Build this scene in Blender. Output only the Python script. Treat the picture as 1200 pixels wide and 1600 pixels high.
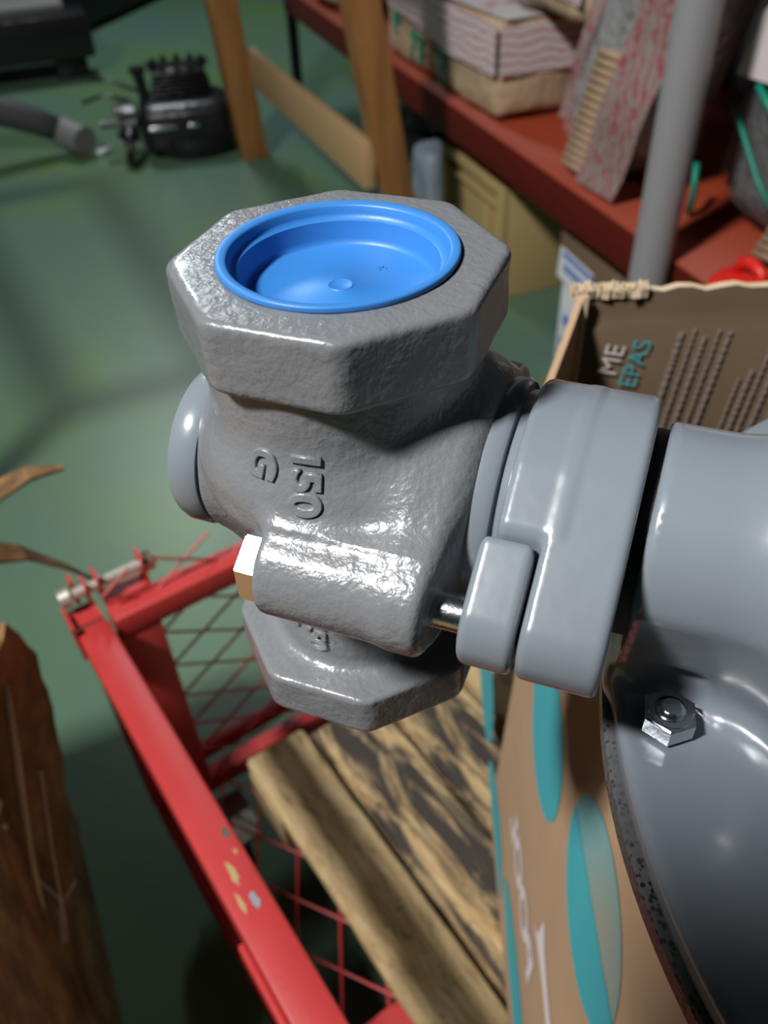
import bpy, bmesh, math, random
import numpy as np
from mathutils import Vector, Matrix, Euler, noise as mnoise

S = bpy.context.scene
C = S.collection
for o in list(bpy.data.objects):
    bpy.data.objects.remove(o)
R = math.radians
random.seed(4)

# ------------------------------------------------------------------ camera, world, light, exposure
CAM = Vector((0.0085, -0.2011, 1.03))
PITCH, ROLL = 0.731, -0.046
_cp, _sp, _cr, _sr = math.cos(PITCH), math.sin(PITCH), math.cos(ROLL), math.sin(ROLL)
_r0, _u0, _f0 = Vector((1, 0, 0)), Vector((0, _sp, _cp)), Vector((0, _cp, -_sp))
_r1 = _cr * _r0 + _sr * _u0
_u1 = -_sr * _r0 + _cr * _u0
cd = bpy.data.cameras.new('camera')
cam = bpy.data.objects.new('camera', cd)
C.objects.link(cam)
cam.matrix_world = Matrix(((_r1.x, _u1.x, -_f0.x, CAM.x), (_r1.y, _u1.y, -_f0.y, CAM.y), (_r1.z, _u1.z, -_f0.z, CAM.z), (0, 0, 0, 1)))
cd.sensor_fit = 'VERTICAL'
cd.sensor_height = 36.0
cd.lens = 1315 / 1600 * 36.0
cd.clip_start = 0.01
cd.dof.use_dof = True
cd.dof.focus_distance = 0.225
cd.dof.aperture_fstop = 13.0
S.camera = cam

w = bpy.data.worlds.new('world')
S.world = w
w.use_nodes = True
w.node_tree.nodes['Background'].inputs[0].default_value = (0.80, 0.90, 1.0, 1)
w.node_tree.nodes['Background'].inputs[1].default_value = 0.016


def area(name, loc, target, size, power, color):
    ld = bpy.data.lights.new(name, 'AREA')
    ld.energy, ld.color, ld.shape = power, color, 'RECTANGLE'
    ld.size, ld.size_y = size
    o = bpy.data.objects.new(name, ld)
    C.objects.link(o)
    o.location = loc
    o.rotation_euler = (Vector(target) - Vector(loc)).to_track_quat('-Z', 'Y').to_euler()
    return o


_L = Vector((-0.54, -0.28, 0.79))
area('key_lamp', Vector((0, 0, 0.9)) + _L * 2.6, (0, 0, 0.9), (0.30, 0.30), 126, (1.0, 0.99, 0.97))
area('far_floor_fill', (-1.3, 4.4, 3.0), (-0.9, 4.4, 0), (1.2, 0.1), 60, (0.85, 0.95, 1.0))  # fill light added to brighten the far floor, no real fitting

S.view_settings.view_transform = 'Standard'
S.view_settings.look = 'None'
S.view_settings.gamma = 1.0
S.view_settings.exposure = 0.0
S.view_settings.use_curve_mapping = False
S.cycles.max_bounces = 8
S.cycles.transparent_max_bounces = 12


# ------------------------------------------------------------------ materials
def mat(name, color, rough=0.5, metal=0.0, coat=0.0, spec=0.5):
    m = bpy.data.materials.new(name)
    m.use_nodes = True
    b = m.node_tree.nodes['Principled BSDF']
    b.inputs['Base Color'].default_value = (*color, 1)
    b.inputs['Roughness'].default_value = rough
    b.inputs['Metallic'].default_value = metal
    b.inputs['Specular IOR Level'].default_value = spec
    if coat:
        b.inputs['Coat Weight'].default_value = coat
        b.inputs['Coat Roughness'].default_value = 0.08
    m['b'] = 1
    return m


def nodes(m):
    return m.node_tree.nodes, m.node_tree.links, m.node_tree.nodes['Principled BSDF']


def coords(m, scale=(1, 1, 1), rot=(0, 0, 0)):
    n, l, b = nodes(m)
    tc = n.new('ShaderNodeTexCoord')
    mp = n.new('ShaderNodeMapping')
    mp.inputs['Scale'].default_value = scale
    mp.inputs['Rotation'].default_value = rot
    l.new(tc.outputs['Object'], mp.inputs['Vector'])
    return mp.outputs['Vector']


def noise_tex(m, vec, scale, detail=3, rough=0.5, dist=0.0):
    n, l, b = nodes(m)
    t = n.new('ShaderNodeTexNoise')
    t.inputs['Scale'].default_value = scale
    t.inputs['Detail'].default_value = detail
    t.inputs['Roughness'].default_value = rough
    t.inputs['Distortion'].default_value = dist
    l.new(vec, t.inputs['Vector'])
    return t.outputs['Fac']


def ramp(m, fac, stops):
    n, l, b = nodes(m)
    r = n.new('ShaderNodeValToRGB')
    e = r.color_ramp.elements
    while len(e) < len(stops):
        e.new(0.5)
    for el, (p, c) in zip(e, stops):
        el.position = p
        el.color = (*c, 1) if len(c) == 3 else c
    l.new(fac, r.inputs['Fac'])
    return r.outputs['Color']


def mix(m, fac, a, b_, mode='MIX'):
    n, l, b = nodes(m)
    x = n.new('ShaderNodeMix')
    x.data_type = 'RGBA'
    x.blend_type = mode
    for v, k in ((fac, 0), (a, 6), (b_, 7)):
        if isinstance(v, (int, float)):
            x.inputs[k].default_value = v
        elif isinstance(v, tuple):
            x.inputs[k].default_value = (*v, 1)
        else:
            l.new(v, x.inputs[k])
    return x.outputs[2]


def bump(m, h, strength, dist):
    n, l, b = nodes(m)
    bp = n.new('ShaderNodeBump')
    bp.inputs['Strength'].default_value = strength
    bp.inputs['Distance'].default_value = dist
    l.new(h, bp.inputs['Height'])
    prev = b.inputs['Normal'].links
    if prev:
        l.new(prev[0].from_socket, bp.inputs['Normal'])
    l.new(bp.outputs['Normal'], b.inputs['Normal'])


def setc(m, col):
    n, l, b = nodes(m)
    l.new(col, b.inputs['Base Color'])


GREY = (0.190, 0.220, 0.252)
M = {}
m = M['paint'] = mat('grey_gloss_paint', GREY, 0.24, coat=0.3)
v = coords(m)
bump(m, noise_tex(m, v, 90, 2), 0.10, 0.002)
m = M['cast'] = mat('grey_painted_casting', (0.172, 0.180, 0.194), 0.30, coat=0.25)
v = coords(m)
bump(m, noise_tex(m, v, 430, 2, 0.5), 0.34, 0.0011)
bump(m, noise_tex(m, v, 1500, 2, 0.6), 0.16, 0.0004)
m = M['plug'] = mat('blue_plastic', (0.035, 0.20, 0.56), 0.42)
v = coords(m)
bump(m, noise_tex(m, v, 1800, 2), 0.12, 0.0002)
m = M['zinc'] = mat('zinc_plated_steel', (0.62, 0.66, 0.70), 0.22, 1.0)
v = coords(m)
bump(m, noise_tex(m, v, 1200, 3), 0.25, 0.0003)
m = M['bright'] = mat('bright_steel', (0.75, 0.72, 0.66), 0.16, 1.0)
M['satin'] = mat('satin_plated_steel', (0.66, 0.63, 0.56), 0.42, 0.75)
v = coords(m)
bump(m, noise_tex(m, v, 700, 3), 0.15, 0.0003)
M['oldsteel'] = mat('dull_plated_steel', (0.42, 0.38, 0.30), 0.38, 1.0)
M['black'] = mat('black_rubber', (0.006, 0.006, 0.007), 0.5)
m = M['blackmetal'] = mat('oily_black_metal', (0.010, 0.010, 0.012), 0.32)
v = coords(m)
bump(m, noise_tex(m, v, 60, 3), 0.3, 0.01)
M['darkgrey'] = mat('dark_grey_plastic', (0.05, 0.05, 0.052), 0.5)
M['midgrey'] = mat('mid_grey_paint', (0.16, 0.16, 0.155), 0.5)
m = M['gasket'] = mat('speckled_gasket', (0.1, 0.1, 0.1), 0.35)
v = coords(m)
n, l, b = nodes(m)
vo = n.new('ShaderNodeTexVoronoi')
vo.inputs['Scale'].default_value = 640
l.new(v, vo.inputs['Vector'])
spk = ramp(m, vo.outputs['Distance'], [(0.36, (0.010, 0.010, 0.012)), (0.50, (0.12, 0.12, 0.13))])
setc(m, mix(m, ramp(m, noise_tex(m, v, 60, 3), [(0.35, (0, 0, 0)), (0.7, (1, 1, 1))]), spk, (0.10, 0.103, 0.107)))
m = M['red'] = mat('red_enamel', (0.62, 0.045, 0.045), 0.44, coat=0.0)
v = coords(m)
chip = ramp(m, noise_tex(m, v, 55, 4, 0.6), [(0.735, (0, 0, 0)), (0.75, (1, 1, 1))])
setc(m, mix(m, chip, mix(m, noise_tex(m, v, 18, 4), (0.49, 0.042, 0.040), (0.39, 0.027, 0.027)), (0.25, 0.24, 0.22)))
bump(m, noise_tex(m, v, 120, 3), 0.12, 0.002)
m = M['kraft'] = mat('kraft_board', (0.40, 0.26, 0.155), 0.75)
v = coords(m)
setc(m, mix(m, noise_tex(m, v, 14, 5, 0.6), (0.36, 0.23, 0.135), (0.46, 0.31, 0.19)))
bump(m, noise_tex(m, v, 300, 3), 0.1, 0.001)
m = M['kraft_shaded'] = mat('kraft_board_shaded', (0.30, 0.20, 0.12), 0.8)  # kraft darkened, the carton's inner shade is put into the colour
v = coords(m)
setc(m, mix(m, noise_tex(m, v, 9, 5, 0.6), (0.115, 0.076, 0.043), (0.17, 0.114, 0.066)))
m = M['torn'] = mat('torn_board_edge', (0.55, 0.43, 0.29), 0.9)
m = M['oldboard'] = mat('weathered_brown_board', (0.25, 0.13, 0.05), 0.8)
v = coords(m, (6, 1.5, 1.5))
setc(m, ramp(m, noise_tex(m, v, 8, 6, 0.65), [(0.3, (0.07, 0.032, 0.012)), (0.5, (0.20, 0.105, 0.038)), (0.72, (0.38, 0.225, 0.085))]))
M['parcel'] = m = mat('parcel_paper', (0.42, 0.30, 0.19), 0.6)
v = coords(m)
setc(m, mix(m, noise_tex(m, v, 6, 5, 0.6), (0.34, 0.235, 0.145), (0.50, 0.37, 0.235)))
bump(m, noise_tex(m, v, 22, 4), 0.5, 0.02)
m = M['tape'] = mat('printed_tape', (0.7, 0.66, 0.66), 0.3)
v = coords(m, (1, 1, 1))
n, l, b = nodes(m)
wv = n.new('ShaderNodeTexWave')
wv.bands_direction = 'Z'
wv.inputs['Scale'].default_value = 17
wv.inputs['Distortion'].default_value = 6.0
wv.inputs['Detail'].default_value = 3
l.new(v, wv.inputs['Vector'])
setc(m, mix(m, ramp(m, wv.outputs['Fac'], [(0.70, (0, 0, 0)), (0.98, (1, 1, 1))]), (0.60, 0.55, 0.55), (0.48, 0.17, 0.21)))
M['white_print'] = mat('white_ink', (0.66, 0.60, 0.60), 0.7)
M['teal'] = mat('teal_ink', (0.045, 0.36, 0.41), 0.65)
M['green_ink'] = mat('green_marker_ink', (0.02, 0.26, 0.17), 0.6)
M['blue_ink'] = mat('blue_ink', (0.06, 0.16, 0.50), 0.6)
m = M['teal_fade'] = mat('faded_teal_ink', (0.05, 0.4, 0.45), 0.65)
v = coords(m)
n, l, b = nodes(m)
sx = n.new('ShaderNodeSeparateXYZ')
l.new(v, sx.inputs[0])
dv = n.new('ShaderNodeVectorMath')
dv.operation = 'DISTANCE'
dv.inputs[1].default_value = (0.002, -0.022, 0.018)
l.new(v, dv.inputs[0])
fa = ramp(m, dv.outputs['Value'], [(0.010, (1, 1, 1)), (0.062, (0.30, 0.30, 0.30))])
hf = ramp(m, noise_tex(m, v, 900, 1), [(0.35, (0.25, 0.25, 0.25)), (0.65, (1, 1, 1))])
setc(m, mix(m, mix(m, 1.0, fa, hf, 'MULTIPLY'), (0.055, 0.36, 0.40), (0.42, 0.27, 0.16)))
m = M['pallet'] = mat('stained_pallet_wood', (0.4, 0.28, 0.14), 0.75)
v = coords(m, (2.2, 12, 12))
g = ramp(m, noise_tex(m, v, 9, 7, 0.65, 0.8), [(0.25, (0.20, 0.115, 0.045)), (0.5, (0.44, 0.30, 0.14)), (0.75, (0.60, 0.45, 0.25))])
v2 = coords(m, (5, 22, 22))
st = ramp(m, noise_tex(m, v2, 1.5, 6, 0.7, 1.0), [(0.41, (0, 0, 0)), (0.56, (1, 1, 1))])
v3 = coords(m, (1, 1, 1))
kn = ramp(m, noise_tex(m, v3, 60, 4, 0.6), [(0.64, (0, 0, 0)), (0.72, (1, 1, 1))])
c1 = mix(m, st, g, (0.035, 0.026, 0.020))
setc(m, mix(m, kn, c1, (0.05, 0.032, 0.02)))
bump(m, noise_tex(m, v, 30, 5), 0.4, 0.004)
m = M['pallet_clean'] = mat('pale_pallet_wood', (0.4, 0.28, 0.14), 0.75)
v = coords(m, (2.2, 12, 12))
g = ramp(m, noise_tex(m, v, 9, 7, 0.65, 0.8), [(0.25, (0.24, 0.145, 0.06)), (0.5, (0.46, 0.33, 0.165)), (0.75, (0.60, 0.46, 0.27))])
v2 = coords(m, (4, 16, 16))
st = ramp(m, noise_tex(m, v2, 2.1, 6, 0.7, 1.2), [(0.58, (0, 0, 0)), (0.70, (1, 1, 1))])
kn = ramp(m, noise_tex(m, coords(m), 60, 4, 0.6), [(0.64, (0, 0, 0)), (0.72, (1, 1, 1))])
c1 = mix(m, st, g, (0.06, 0.042, 0.03))
setc(m, mix(m, kn, c1, (0.05, 0.032, 0.02)))
bump(m, noise_tex(m, v, 30, 5), 0.4, 0.004)
m = M['bench_wood'] = mat('varnished_bench_wood', (0.36, 0.16, 0.045), 0.4)
v = coords(m, (8, 8, 1))
setc(m, ramp(m, noise_tex(m, v, 5, 5, 0.6), [(0.3, (0.20, 0.082, 0.022)), (0.7, (0.31, 0.145, 0.046))]))
m = M['pale_wood'] = mat('pale_bench_wood', (0.40, 0.26, 0.13), 0.5)
m = M['red_steel_shaded'] = mat('shaded_red_shelf_paint', (0.085, 0.006, 0.003), 0.6, spec=0.25)  # the front beam's shade is put into this red
M['red_board'] = mat('red_shelf_board_paint', (0.26, 0.036, 0.012), 0.55, spec=0.3)  # lit copy of the same shelf red
M['cream'] = mat('cream_board', (0.40, 0.29, 0.125), 0.6)
M['white'] = mat('white_plastic', (0.66, 0.68, 0.70), 0.4)
M['grey_tube'] = mat('grey_tube_paint', (0.25, 0.25, 0.26), 0.4)
M['bluegrey'] = mat('blue_grey_plastic', (0.22, 0.27, 0.32), 0.5)
M['green_strap'] = mat('green_strap', (0.01, 0.25, 0.17), 0.5)
M['darkgreen'] = mat('dark_green_rubber', (0.03, 0.055, 0.05), 0.5)
M['brightred'] = mat('bright_red_plastic', (0.72, 0.022, 0.015), 0.4)
m = M['corr'] = mat('corrugated_card', (0.36, 0.24, 0.15), 0.8)
m = M['bubble'] = mat('silvery_bubble_wrap', (0.22, 0.22, 0.225), 0.18)
bump(m, noise_tex(m, coords(m), 24, 3, 0.5), 1.0, 0.03)
m = M['film'] = mat('clear_plastic_film', (0.85, 0.86, 0.88), 0.10)
n, l, b = nodes(m)
v = coords(m)
bump(m, noise_tex(m, v, 26, 4, 0.6), 0.9, 0.02)
b.inputs['Alpha'].default_value = 0.13
m = M['film_red'] = mat('red_printed_film', (0.8, 0.78, 0.78), 0.2)
v = coords(m, (1, 1, 1))
n, l, b = nodes(m)
wv = n.new('ShaderNodeTexWave')
wv.bands_direction = 'X'
wv.inputs['Scale'].default_value = 14
wv.inputs['Distortion'].default_value = 9.0
wv.inputs['Detail'].default_value = 4
wv.inputs['Detail Scale'].default_value = 3
l.new(v, wv.inputs['Vector'])
setc(m, mix(m, ramp(m, wv.outputs['Fac'], [(0.55, (0, 0, 0)), (1.0, (1, 1, 1))]), (0.34, 0.28, 0.265), (0.38, 0.08, 0.10)))
b.inputs['Alpha'].default_value = 0.78
m = M['floor'] = mat('green_floor_paint', (0.08, 0.14, 0.08), 0.38)
v = coords(m)
patch = ramp(m, noise_tex(m, v, 2.6, 4, 0.55, 0.4), [(0.36, (0.082, 0.155, 0.098)), (0.52, (0.092, 0.165, 0.080)), (0.66, (0.090, 0.180, 0.042))])
far = ramp(m, noise_tex(m, v, 0.55, 3), [(0.42, (0, 0, 0)), (0.6, (1, 1, 1))])
teal = mix(m, far, patch, (0.080, 0.150, 0.128))
scuff = ramp(m, noise_tex(m, v, 38, 5, 0.7), [(0.62, (0, 0, 0)), (0.80, (1, 1, 1))])
c1 = mix(m, mix(m, 1.0, scuff, (0.35, 0.35, 0.35), 'MULTIPLY'), teal, (0.16, 0.20, 0.15))
setc(m, c1)
bump(m, noise_tex(m, v, 70, 3), 0.1, 0.003)
m = M['wall'] = mat('dim_plaster', (0.10, 0.11, 0.11), 0.9)
v = coords(m)
setc(m, mix(m, noise_tex(m, v, 3, 4), (0.08, 0.085, 0.085), (0.12, 0.125, 0.12)))


# ------------------------------------------------------------------ object helpers
def link(name, me, m=None, parent=None, smooth=False):
    o = bpy.data.objects.new(name, me)
    C.objects.link(o)
    if m is not None and not me.materials:
        me.materials.append(m)
    if parent is not None:
        o.parent = parent
    if smooth:
        me.polygons.foreach_set('use_smooth', [True] * len(me.polygons))
    return o


def obj(name, bm, m, parent=None, smooth=False, auto=None):
    me = bpy.data.meshes.new(name)
    bmesh.ops.recalc_face_normals(bm, faces=bm.faces)
    if auto is not None:
        for e in bm.edges:
            if len(e.link_faces) == 2 and e.calc_face_angle(0) > R(auto):
                e.smooth = False
        smooth = True
    bm.to_mesh(me)
    bm.free()
    return link(name, me, m, parent, smooth)


def tag(o, label, cat=None, group=None, kind=None):
    if label:
        o['label'] = label
    if cat:
        o['category'] = cat
    if group:
        o['group'] = group
    if kind:
        o['kind'] = kind
    return o


def thing(name, label, cat, loc=(0, 0, 0), rotz=0.0, group=None):
    o = bpy.data.objects.new(name, None)
    o.empty_display_size = 0.05
    C.objects.link(o)
    o.location = loc
    o.rotation_euler = (0, 0, rotz)
    return tag(o, label, cat, group)


def add_box(bm, c, s, rot=None, bev=0.0, seg=2):
    ret = bmesh.ops.create_cube(bm, size=1.0)
    vs = ret['verts']
    mtx = Matrix.Translation(c) @ (rot.to_4x4() if rot is not None else Matrix.Identity(4)) @ Matrix.Diagonal((*s, 1))
    bmesh.ops.transform(bm, matrix=mtx, verts=vs)
    if bev > 0:
        es = list({e for v_ in vs for e in v_.link_edges})
        bmesh.ops.bevel(bm, geom=es, offset=bev, segments=seg, profile=0.5, affect='EDGES')


def add_cyl(bm, a, b, r1, r2=None, seg=24, cap=True):
    a, b = Vector(a), Vector(b)
    r2 = r1 if r2 is None else r2
    d = b - a
    mtx = Matrix.Translation((a + b) / 2) @ d.to_track_quat('Z', 'Y').to_matrix().to_4x4()
    bmesh.ops.create_cone(bm, cap_ends=cap, segments=seg, radius1=r1, radius2=r2, depth=d.length, matrix=mtx)


def add_lathe(bm, prof, seg=64, mtx=None):
    """profile of (radius, z) turned about z"""
    rings = []
    for r_, z_ in prof:
        if r_ < 1e-7:
            rings.append([bm.verts.new((0, 0, z_))])
        else:
            rings.append([bm.verts.new((r_ * math.cos(2 * math.pi * i / seg), r_ * math.sin(2 * math.pi * i / seg), z_)) for i in range(seg)])
    for p, q in zip(rings, rings[1:]):
        for i in range(seg):
            j = (i + 1) % seg
            if len(p) == 1 and len(q) == 1:
                continue
            if len(p) == 1:
                bm.faces.new((p[0], q[i], q[j]))
            elif len(q) == 1:
                bm.faces.new((p[i], p[j], q[0]))
            else:
                bm.faces.new((p[i], p[j], q[j], q[i]))
    if mtx is not None:
        bmesh.ops.transform(bm, matrix=mtx, verts=[v_ for r_ in rings for v_ in r_])


def add_tube(bm, pts, r, seg=10, closed=False):
    pts = [Vector(p) for p in pts]
    rings = []
    n_ = len(pts)
    up = Vector((0.13, 0.21, 0.97)).normalized()
    for i, p in enumerate(pts):
        t = (pts[min(i + 1, n_ - 1)] - pts[max(i - 1, 0)]).normalized()
        x = t.cross(up)
        if x.length < 1e-4:
            x = t.cross(Vector((1, 0, 0)))
        x.normalize()
        y = t.cross(x)
        rr = r[i] if isinstance(r, (list, tuple)) else r
        rings.append([bm.verts.new(p + rr * (math.cos(a) * x + math.sin(a) * y)) for a in [2 * math.pi * k / seg for k in range(seg)]])
    for p, q in zip(rings, rings[1:]):
        for i in range(seg):
            j = (i + 1) % seg
            bm.faces.new((p[i], p[j], q[j], q[i]))
    bm.faces.new(rings[0])
    bm.faces.new(rings[-1])


def add_prism(bm, poly, d0, d1, frame):
    """2-D outline (u, v) extruded along the frame's third axis from d0 to d1; frame = (origin, U, V, N)"""
    o_, U, V, N = [Vector(x) for x in frame]
    a = [bm.verts.new(o_ + U * p[0] + V * p[1] + N * d0) for p in poly]
    b_ = [bm.verts.new(o_ + U * p[0] + V * p[1] + N * d1) for p in poly]
    bm.faces.new(a)
    bm.faces.new(b_)
    n_ = len(poly)
    for i in range(n_):
        j = (i + 1) % n_
        bm.faces.new((a[i], a[j], b_[j], b_[i]))


def rough_up(bm, amp, freq, seed=0.0):
    for v_ in bm.verts:
        n_ = mnoise.noise_vector(v_.co * freq + Vector((seed, seed * 1.7, -seed)))
        v_.co += n_ * amp


# ------------------------------------------------------------------ solid shapes from distance functions (castings)
def smin(a, b, k):
    h = np.clip(0.5 + 0.5 * (b - a) / k, 0, 1)
    return b + (a - b) * h - k * h * (1 - h)


def smax(a, b, k):
    return -smin(-a, -b, k)


def cyl_z(x, y, z, cx, cy, r, z0, z1, rd):
    d = np.hypot(x - cx, y - cy) - (r - rd)
    h = np.abs(z - (z0 + z1) / 2) - ((z1 - z0) / 2 - rd)
    return np.minimum(np.maximum(d, h), 0) + np.hypot(np.maximum(d, 0), np.maximum(h, 0)) - rd


def cyl_x(x, y, z, cy, cz, r, x0, x1, rd):
    return cyl_z(y, z, x, cy, cz, r, x0, x1, rd)


def extrude(d, t, t0, t1, rd):
    d = d + rd
    h = np.abs(t - (t0 + t1) / 2) - ((t1 - t0) / 2 - rd)
    return np.minimum(np.maximum(d, h), 0) + np.hypot(np.maximum(d, 0), np.maximum(h, 0)) - rd


def octagon2(x, y, ap, rd):
    c, s = math.cos(math.pi / 4), math.sin(math.pi / 4)
    d1, d2 = np.abs(x), np.abs(y)
    d3, d4 = np.abs(c * x + s * y), np.abs(c * x - s * y)
    return smax(smax(d1, d2, rd), smax(d3, d4, rd), rd) - ap


def hull2(y, z, cy, cz, ra, oy, rb):
    """convex outline round a big circle and two small ones at +-oy"""
    px, py = np.abs(y - cy), z - cz
    h = oy
    b = (ra - rb) / h
    a = math.sqrt(1 - b * b)
    # uneven capsule, axis along +px
    qy = np.abs(py)
    k = qy * (-b) + px * a
    d0 = np.hypot(qy, px) - ra
    d1 = np.hypot(qy, px - h) - rb
    d2 = qy * a + px * b - ra
    return np.where(k < 0, d0, np.where(k > a * h, d1, d2))


def cone_capsule(x, y, z, A, B, ra, rb):
    A, B = np.array(A, float), np.array(B, float)
    d = B - A
    L2 = d @ d
    t = np.clip(((x - A[0]) * d[0] + (y - A[1]) * d[1] + (z - A[2]) * d[2]) / L2, 0, 1)
    return np.sqrt((x - A[0] - t * d[0]) ** 2 + (y - A[1] - t * d[1]) ** 2 + (z - A[2] - t * d[2]) ** 2) - (ra + (rb - ra) * t)


def surface_net(f, lo, hi, h):
    ax = [np.arange(lo[i], hi[i] + h, h) for i in range(3)]
    X, Y, Z = np.meshgrid(*ax, indexing='ij', sparse=True)
    F = f(X, Y, Z) + np.zeros((len(ax[0]), len(ax[1]), len(ax[2])))
    neg = F < 0
    n0, n1, n2 = F.shape
    cnt = np.zeros((n0 - 1, n1 - 1, n2 - 1), np.int16)
    pos = np.zeros((n0 - 1, n1 - 1, n2 - 1, 3), np.float32)
    off = [(0, 0, 0), (1, 0, 0), (0, 1, 0), (1, 1, 0), (0, 0, 1), (1, 0, 1), (0, 1, 1), (1, 1, 1)]
    sl = lambda A, o: A[o[0]:n0 - 1 + o[0], o[1]:n1 - 1 + o[1], o[2]:n2 - 1 + o[2]]
    for axis in range(3):
        for a in off:
            if a[axis]:
                continue
            b = list(a)
            b[axis] = 1
            fa, fb = sl(F, a), sl(F, b)
            cr = sl(neg, a) != sl(neg, b)
            if not cr.any():
                continue
            t = np.zeros_like(fa)
            t[cr] = fa[cr] / (fa[cr] - fb[cr])
            cnt += cr
            for k in range(3):
                pos[..., k] += cr * (a[k] + (t if k == axis else 0))
    act = cnt > 0
    idx = -np.ones(act.shape, np.int64)
    ids = np.argwhere(act)
    idx[act] = np.arange(len(ids))
    V = (ids + pos[act] / cnt[act][:, None]) * h + np.array([a[0] for a in ax])
    quads = []
    for axis in range(3):
        u, v_ = [(1, 2), (2, 0), (0, 1)][axis]
        sa = [slice(None)] * 3
        sb = [slice(None)] * 3
        sa[axis] = slice(0, -1)
        sb[axis] = slice(1, None)
        A, B = neg[tuple(sa)], neg[tuple(sb)]
        e = np.argwhere(A != B)
        e = e[(e[:, u] > 0) & (e[:, v_] > 0) & (e[:, u] < F.shape[u] - 1) & (e[:, v_] < F.shape[v_] - 1)]
        fl = A[tuple(e.T)]
        c = []
        for du, dv in ((0, 0), (1, 0), (1, 1), (0, 1)):
            q = e.copy()
            q[:, u] -= du
            q[:, v_] -= dv
            c.append(idx[tuple(q.T)])
        c = np.stack(c, 1)
        c[~fl] = c[~fl][:, ::-1]
        quads.append(c)
    Q = np.concatenate(quads)
    V = V.astype(np.float64)
    eps = h * 0.15
    for _ in range(3):
        d = f(V[:, 0], V[:, 1], V[:, 2])
        g = np.stack([f(V[:, 0] + eps * (k == 0), V[:, 1] + eps * (k == 1), V[:, 2] + eps * (k == 2)) - d for k in range(3)], 1) / eps
        gl = np.maximum((g ** 2).sum(1), 0.2)
        V -= np.clip(d / gl, -h * 0.5, h * 0.5)[:, None] * g
    return V, Q


def np_mesh(name, V, Q, m, parent, scale=0.001, shift=(0, 0, 0)):
    me = bpy.data.meshes.new(name)
    V = V * scale - np.array(shift)
    me.vertices.add(len(V))
    me.vertices.foreach_set('co', V.astype(np.float32).ravel())
    me.loops.add(Q.size)
    me.loops.foreach_set('vertex_index', Q.astype(np.int32).ravel())
    me.polygons.add(len(Q))
    me.polygons.foreach_set('loop_start', np.arange(0, Q.size, 4, dtype=np.int32))
    me.update(calc_edges=True)
    me.validate()
    return link(name, me, m, parent, True)


def text_geo(body, size, extrude=0.0, bevel=0.0, offset=0.0):
    cu = bpy.data.curves.new('lettering', 'FONT')
    cu.body = body
    cu.size = size
    cu.extrude = extrude
    cu.bevel_depth = bevel
    cu.offset = offset
    cu.align_x = 'CENTER'
    cu.align_y = 'CENTER'
    o = bpy.data.objects.new('lettering', cu)
    C.objects.link(o)
    dg = bpy.context.evaluated_depsgraph_get()
    dg.update()
    me = o.evaluated_get(dg).to_mesh()
    bm = bmesh.new()
    bm.from_mesh(me)
    o.evaluated_get(dg).to_mesh_clear()
    bpy.data.objects.remove(o)
    bpy.data.curves.remove(cu)
    return bm


# ------------------------------------------------------------------ setting
bm = bmesh.new()
add_box(bm, (1.0, 2.5, -0.02), (12, 13, 0.04))
tag(obj('floor', bm, M['floor']), 'green painted workshop floor with scuffs', kind='structure')
bm = bmesh.new()
add_box(bm, (1.0, 8.9, 1.5), (12, 0.1, 3.0))
tag(obj('wall_back', bm, M['wall']), 'dim far workshop wall', kind='structure')
bm = bmesh.new()
add_box(bm, (4.6, 3.0, 1.5), (0.1, 11.5, 3.0))
tag(obj('wall_right', bm, M['wall']), 'dim workshop wall behind the shelving', kind='structure')

# ------------------------------------------------------------------ the pump
TH = -math.pi / 8
ZV = 0.93748                       # height of the upper port face
BASE = np.array([0.274, 0.014, -ZV + 0.206])   # foot of the casing, in the pump's own axes
_c, _s = math.cos(TH), math.sin(TH)
pump = thing('pump', 'grey painted pump with octagonal cast valve body clamped to its side, in an open carton', 'pump',
             (BASE[0] * _c - BASE[1] * _s, BASE[0] * _s + BASE[1] * _c, 0.206), TH)
sh = tuple(BASE)


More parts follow.
